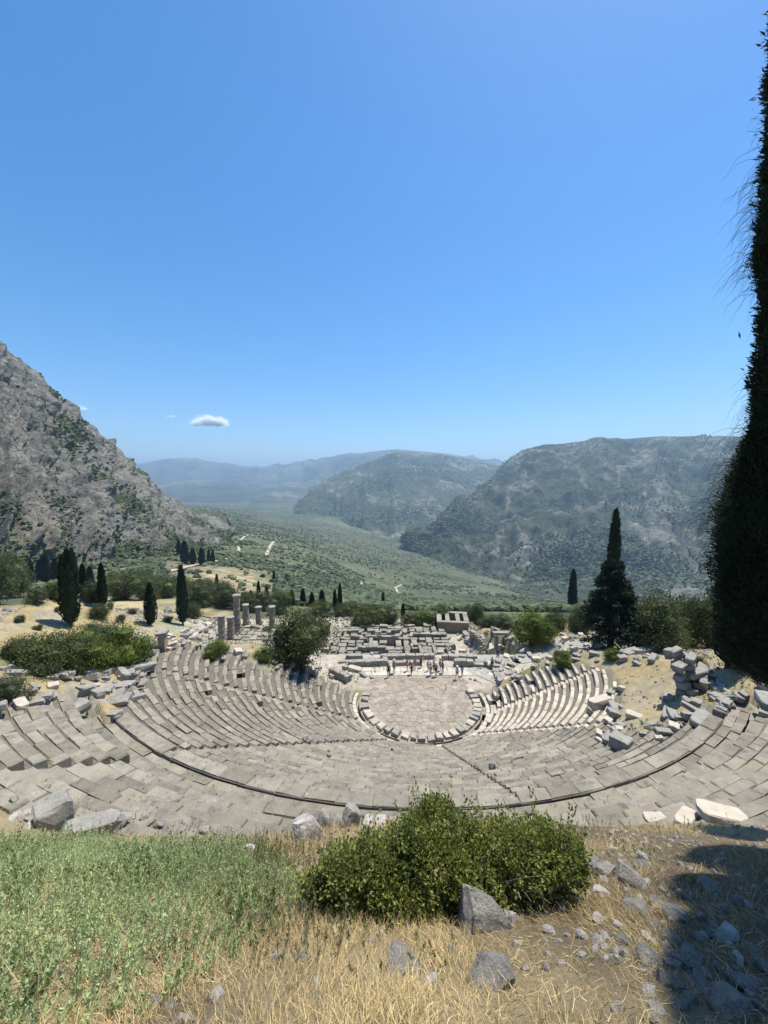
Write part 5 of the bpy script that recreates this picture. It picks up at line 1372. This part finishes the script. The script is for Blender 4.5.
# visitor's post on the orchestra
p = gp(446, 690)
post = thing('rope_post', 'short dark post standing on the back edge of the orchestra paving', 'post', tuple(p))
V, Q, T = lathe([(.03, 0), (.03, .8)], 8); obj('rod', mesh('rod', V, [Q, T], M['dark_post'], True), post)
V, Q, T = lathe([(.16, 0), (.15, .04), (.04, .06)], 12); obj('base', mesh('base', V, [Q, T], M['dark_post'], True), post)

# ------------------------------------------------------------------ clouds
cm = bpy.data.materials.new('cloud vapour'); cm.use_nodes = True; nt = cm.node_tree
nt.nodes.remove(nt.nodes['Principled BSDF'])
df = nt.nodes.new('ShaderNodeBsdfDiffuse'); df.inputs['Color'].default_value = (.98, .98, .98, 1)
tl = nt.nodes.new('ShaderNodeBsdfTranslucent'); tl.inputs['Color'].default_value = (.98, .98, .98, 1)
tr = nt.nodes.new('ShaderNodeBsdfTransparent'); m1 = nt.nodes.new('ShaderNodeMixShader'); m2 = nt.nodes.new('ShaderNodeMixShader')
m1.inputs[0].default_value = .8; nt.links.new(df.outputs[0], m1.inputs[1]); nt.links.new(tl.outputs[0], m1.inputs[2])
m2.inputs[0].default_value = .22; nt.links.new(tr.outputs[0], m2.inputs[1]); nt.links.new(m1.outputs[0], m2.inputs[2])
nt.links.new(m2.outputs[0], nt.nodes['Material Output'].inputs['Surface'])
def cloud(px, py, wpx, hpx, y, n, seed):
    """a heap of many faint wisps through the cloud's volume"""
    c = at(px, py, y); s_ = depth(c) / F; rs = np.random.default_rng(seed); W, Hh = wpx * s_ / 2, hpx * s_ / 2
    k = 11; pc = np.stack([(rs.beta(1.8, 1.8, k) * 2 - 1) * W * .82, rs.normal(0, .2, k) * W, np.zeros(k)], 1)
    pr = Hh * rs.uniform(.45, 1.0, k) * (1 - .45 * np.abs(pc[:, 0]) / W); pc[:, 2] = pr * .35 - Hh * .3
    i = rs.integers(0, k, n); P = pc[i] + unit(rs.normal(size=(n, 3))) * (rs.random((n, 1)) ** .5) * pr[i][:, None] * [1.5, 1.5, 1.0]
    P[:, 2] = np.where(P[:, 2] < -Hh * .35, -Hh * .35 + (P[:, 2] + Hh * .35) * .25, P[:, 2])
    V, Q = leaves(P, rs.normal(size=(n, 3)) * [1, 1, .15], rs.uniform(.12, .34, n) * Hh * 1.8, rs.uniform(.12, .34, n) * Hh * 1.8, .1, .85)
    tag(obj('cloud', mesh('cloud', V, Q, cm, True), None, tuple(c)), kind='stuff')
cloud(209, 422, 50, 15, 16000, 4200, 1); cloud(171, 416, 11, 4, 16000, 260, 2); cloud(81, 408, 12, 7, 16000, 320, 3)

# ------------------------------------------------------------------ air
hz = bpy.data.materials.new('air haze'); hz.use_nodes = True; nt = hz.node_tree
nt.nodes.remove(nt.nodes['Principled BSDF'])
pv = nt.nodes.new('ShaderNodeVolumePrincipled'); pv.inputs['Color'].default_value = (.52, .76, 1.0, 1); pv.inputs['Density'].default_value = 1.02e-4; pv.inputs['Anisotropy'].default_value = .2
nt.links.new(pv.outputs[0], nt.nodes['Material Output'].inputs['Volume'])
V = np.array([(x, y, z) for z in (-1600, 1150) for x, y in ((-75000, -400), (75000, -400), (75000, 33000), (-75000, 33000))], float)
tag(obj('haze', mesh('haze', V, np.array([[0, 3, 2, 1], [4, 5, 6, 7], [0, 1, 5, 4], [1, 2, 6, 5], [2, 3, 7, 6], [3, 0, 4, 7]]), hz)), kind='stuff')

# ------------------------------------------------------------------ sky, sun, camera
SUN_AZ, SUN_EL = 46, 70
w = bpy.data.worlds.new('World'); S.world = w; w.use_nodes = True; nt = w.node_tree
sky = nt.nodes.new('ShaderNodeTexSky'); sky.sky_type = 'NISHITA'; sky.sun_disc = False
sky.sun_elevation = rad(SUN_EL); sky.sun_rotation = rad(SUN_AZ); sky.altitude = 600; sky.air_density = 1.0; sky.dust_density = .6; sky.ozone_density = 2.5
hs = nt.nodes.new('ShaderNodeHueSaturation'); hs.inputs['Saturation'].default_value = 1.38; hs.inputs['Value'].default_value = 1.16
nt.links.new(sky.outputs[0], hs.inputs['Color'])
bg = nt.nodes['Background']; nt.links.new(hs.outputs[0], bg.inputs['Color']); bg.inputs['Strength'].default_value = .11
L = bpy.data.lights.new('sun', 'SUN'); L.energy = 5.0; L.angle = rad(.53); L.color = (1, .94, .84)
so = bpy.data.objects.new('sun', L); COL.objects.link(so)
dv = (math.sin(rad(SUN_AZ)) * math.cos(rad(SUN_EL)), math.cos(rad(SUN_AZ)) * math.cos(rad(SUN_EL)), math.sin(rad(SUN_EL)))
from mathutils import Vector
so.rotation_euler = Vector(dv).to_track_quat('Z', 'Y').to_euler()
cam = bpy.data.cameras.new('camera'); co = bpy.data.objects.new('camera', cam); COL.objects.link(co)
co.location = (0, 0, HC); co.rotation_euler = (rad(90 - 4.5), 0, 0)
cam.sensor_fit = 'HORIZONTAL'; cam.sensor_width = 36; cam.lens = 18; cam.clip_start = .05; cam.clip_end = 120000
S.camera = co
S.view_settings.view_transform = 'Standard'; S.view_settings.look = 'None'; S.view_settings.gamma = 1; S.view_settings.exposure = 0.56
S.cycles.max_bounces = 6; S.cycles.volume_bounces = 0; S.cycles.transparent_max_bounces = 24
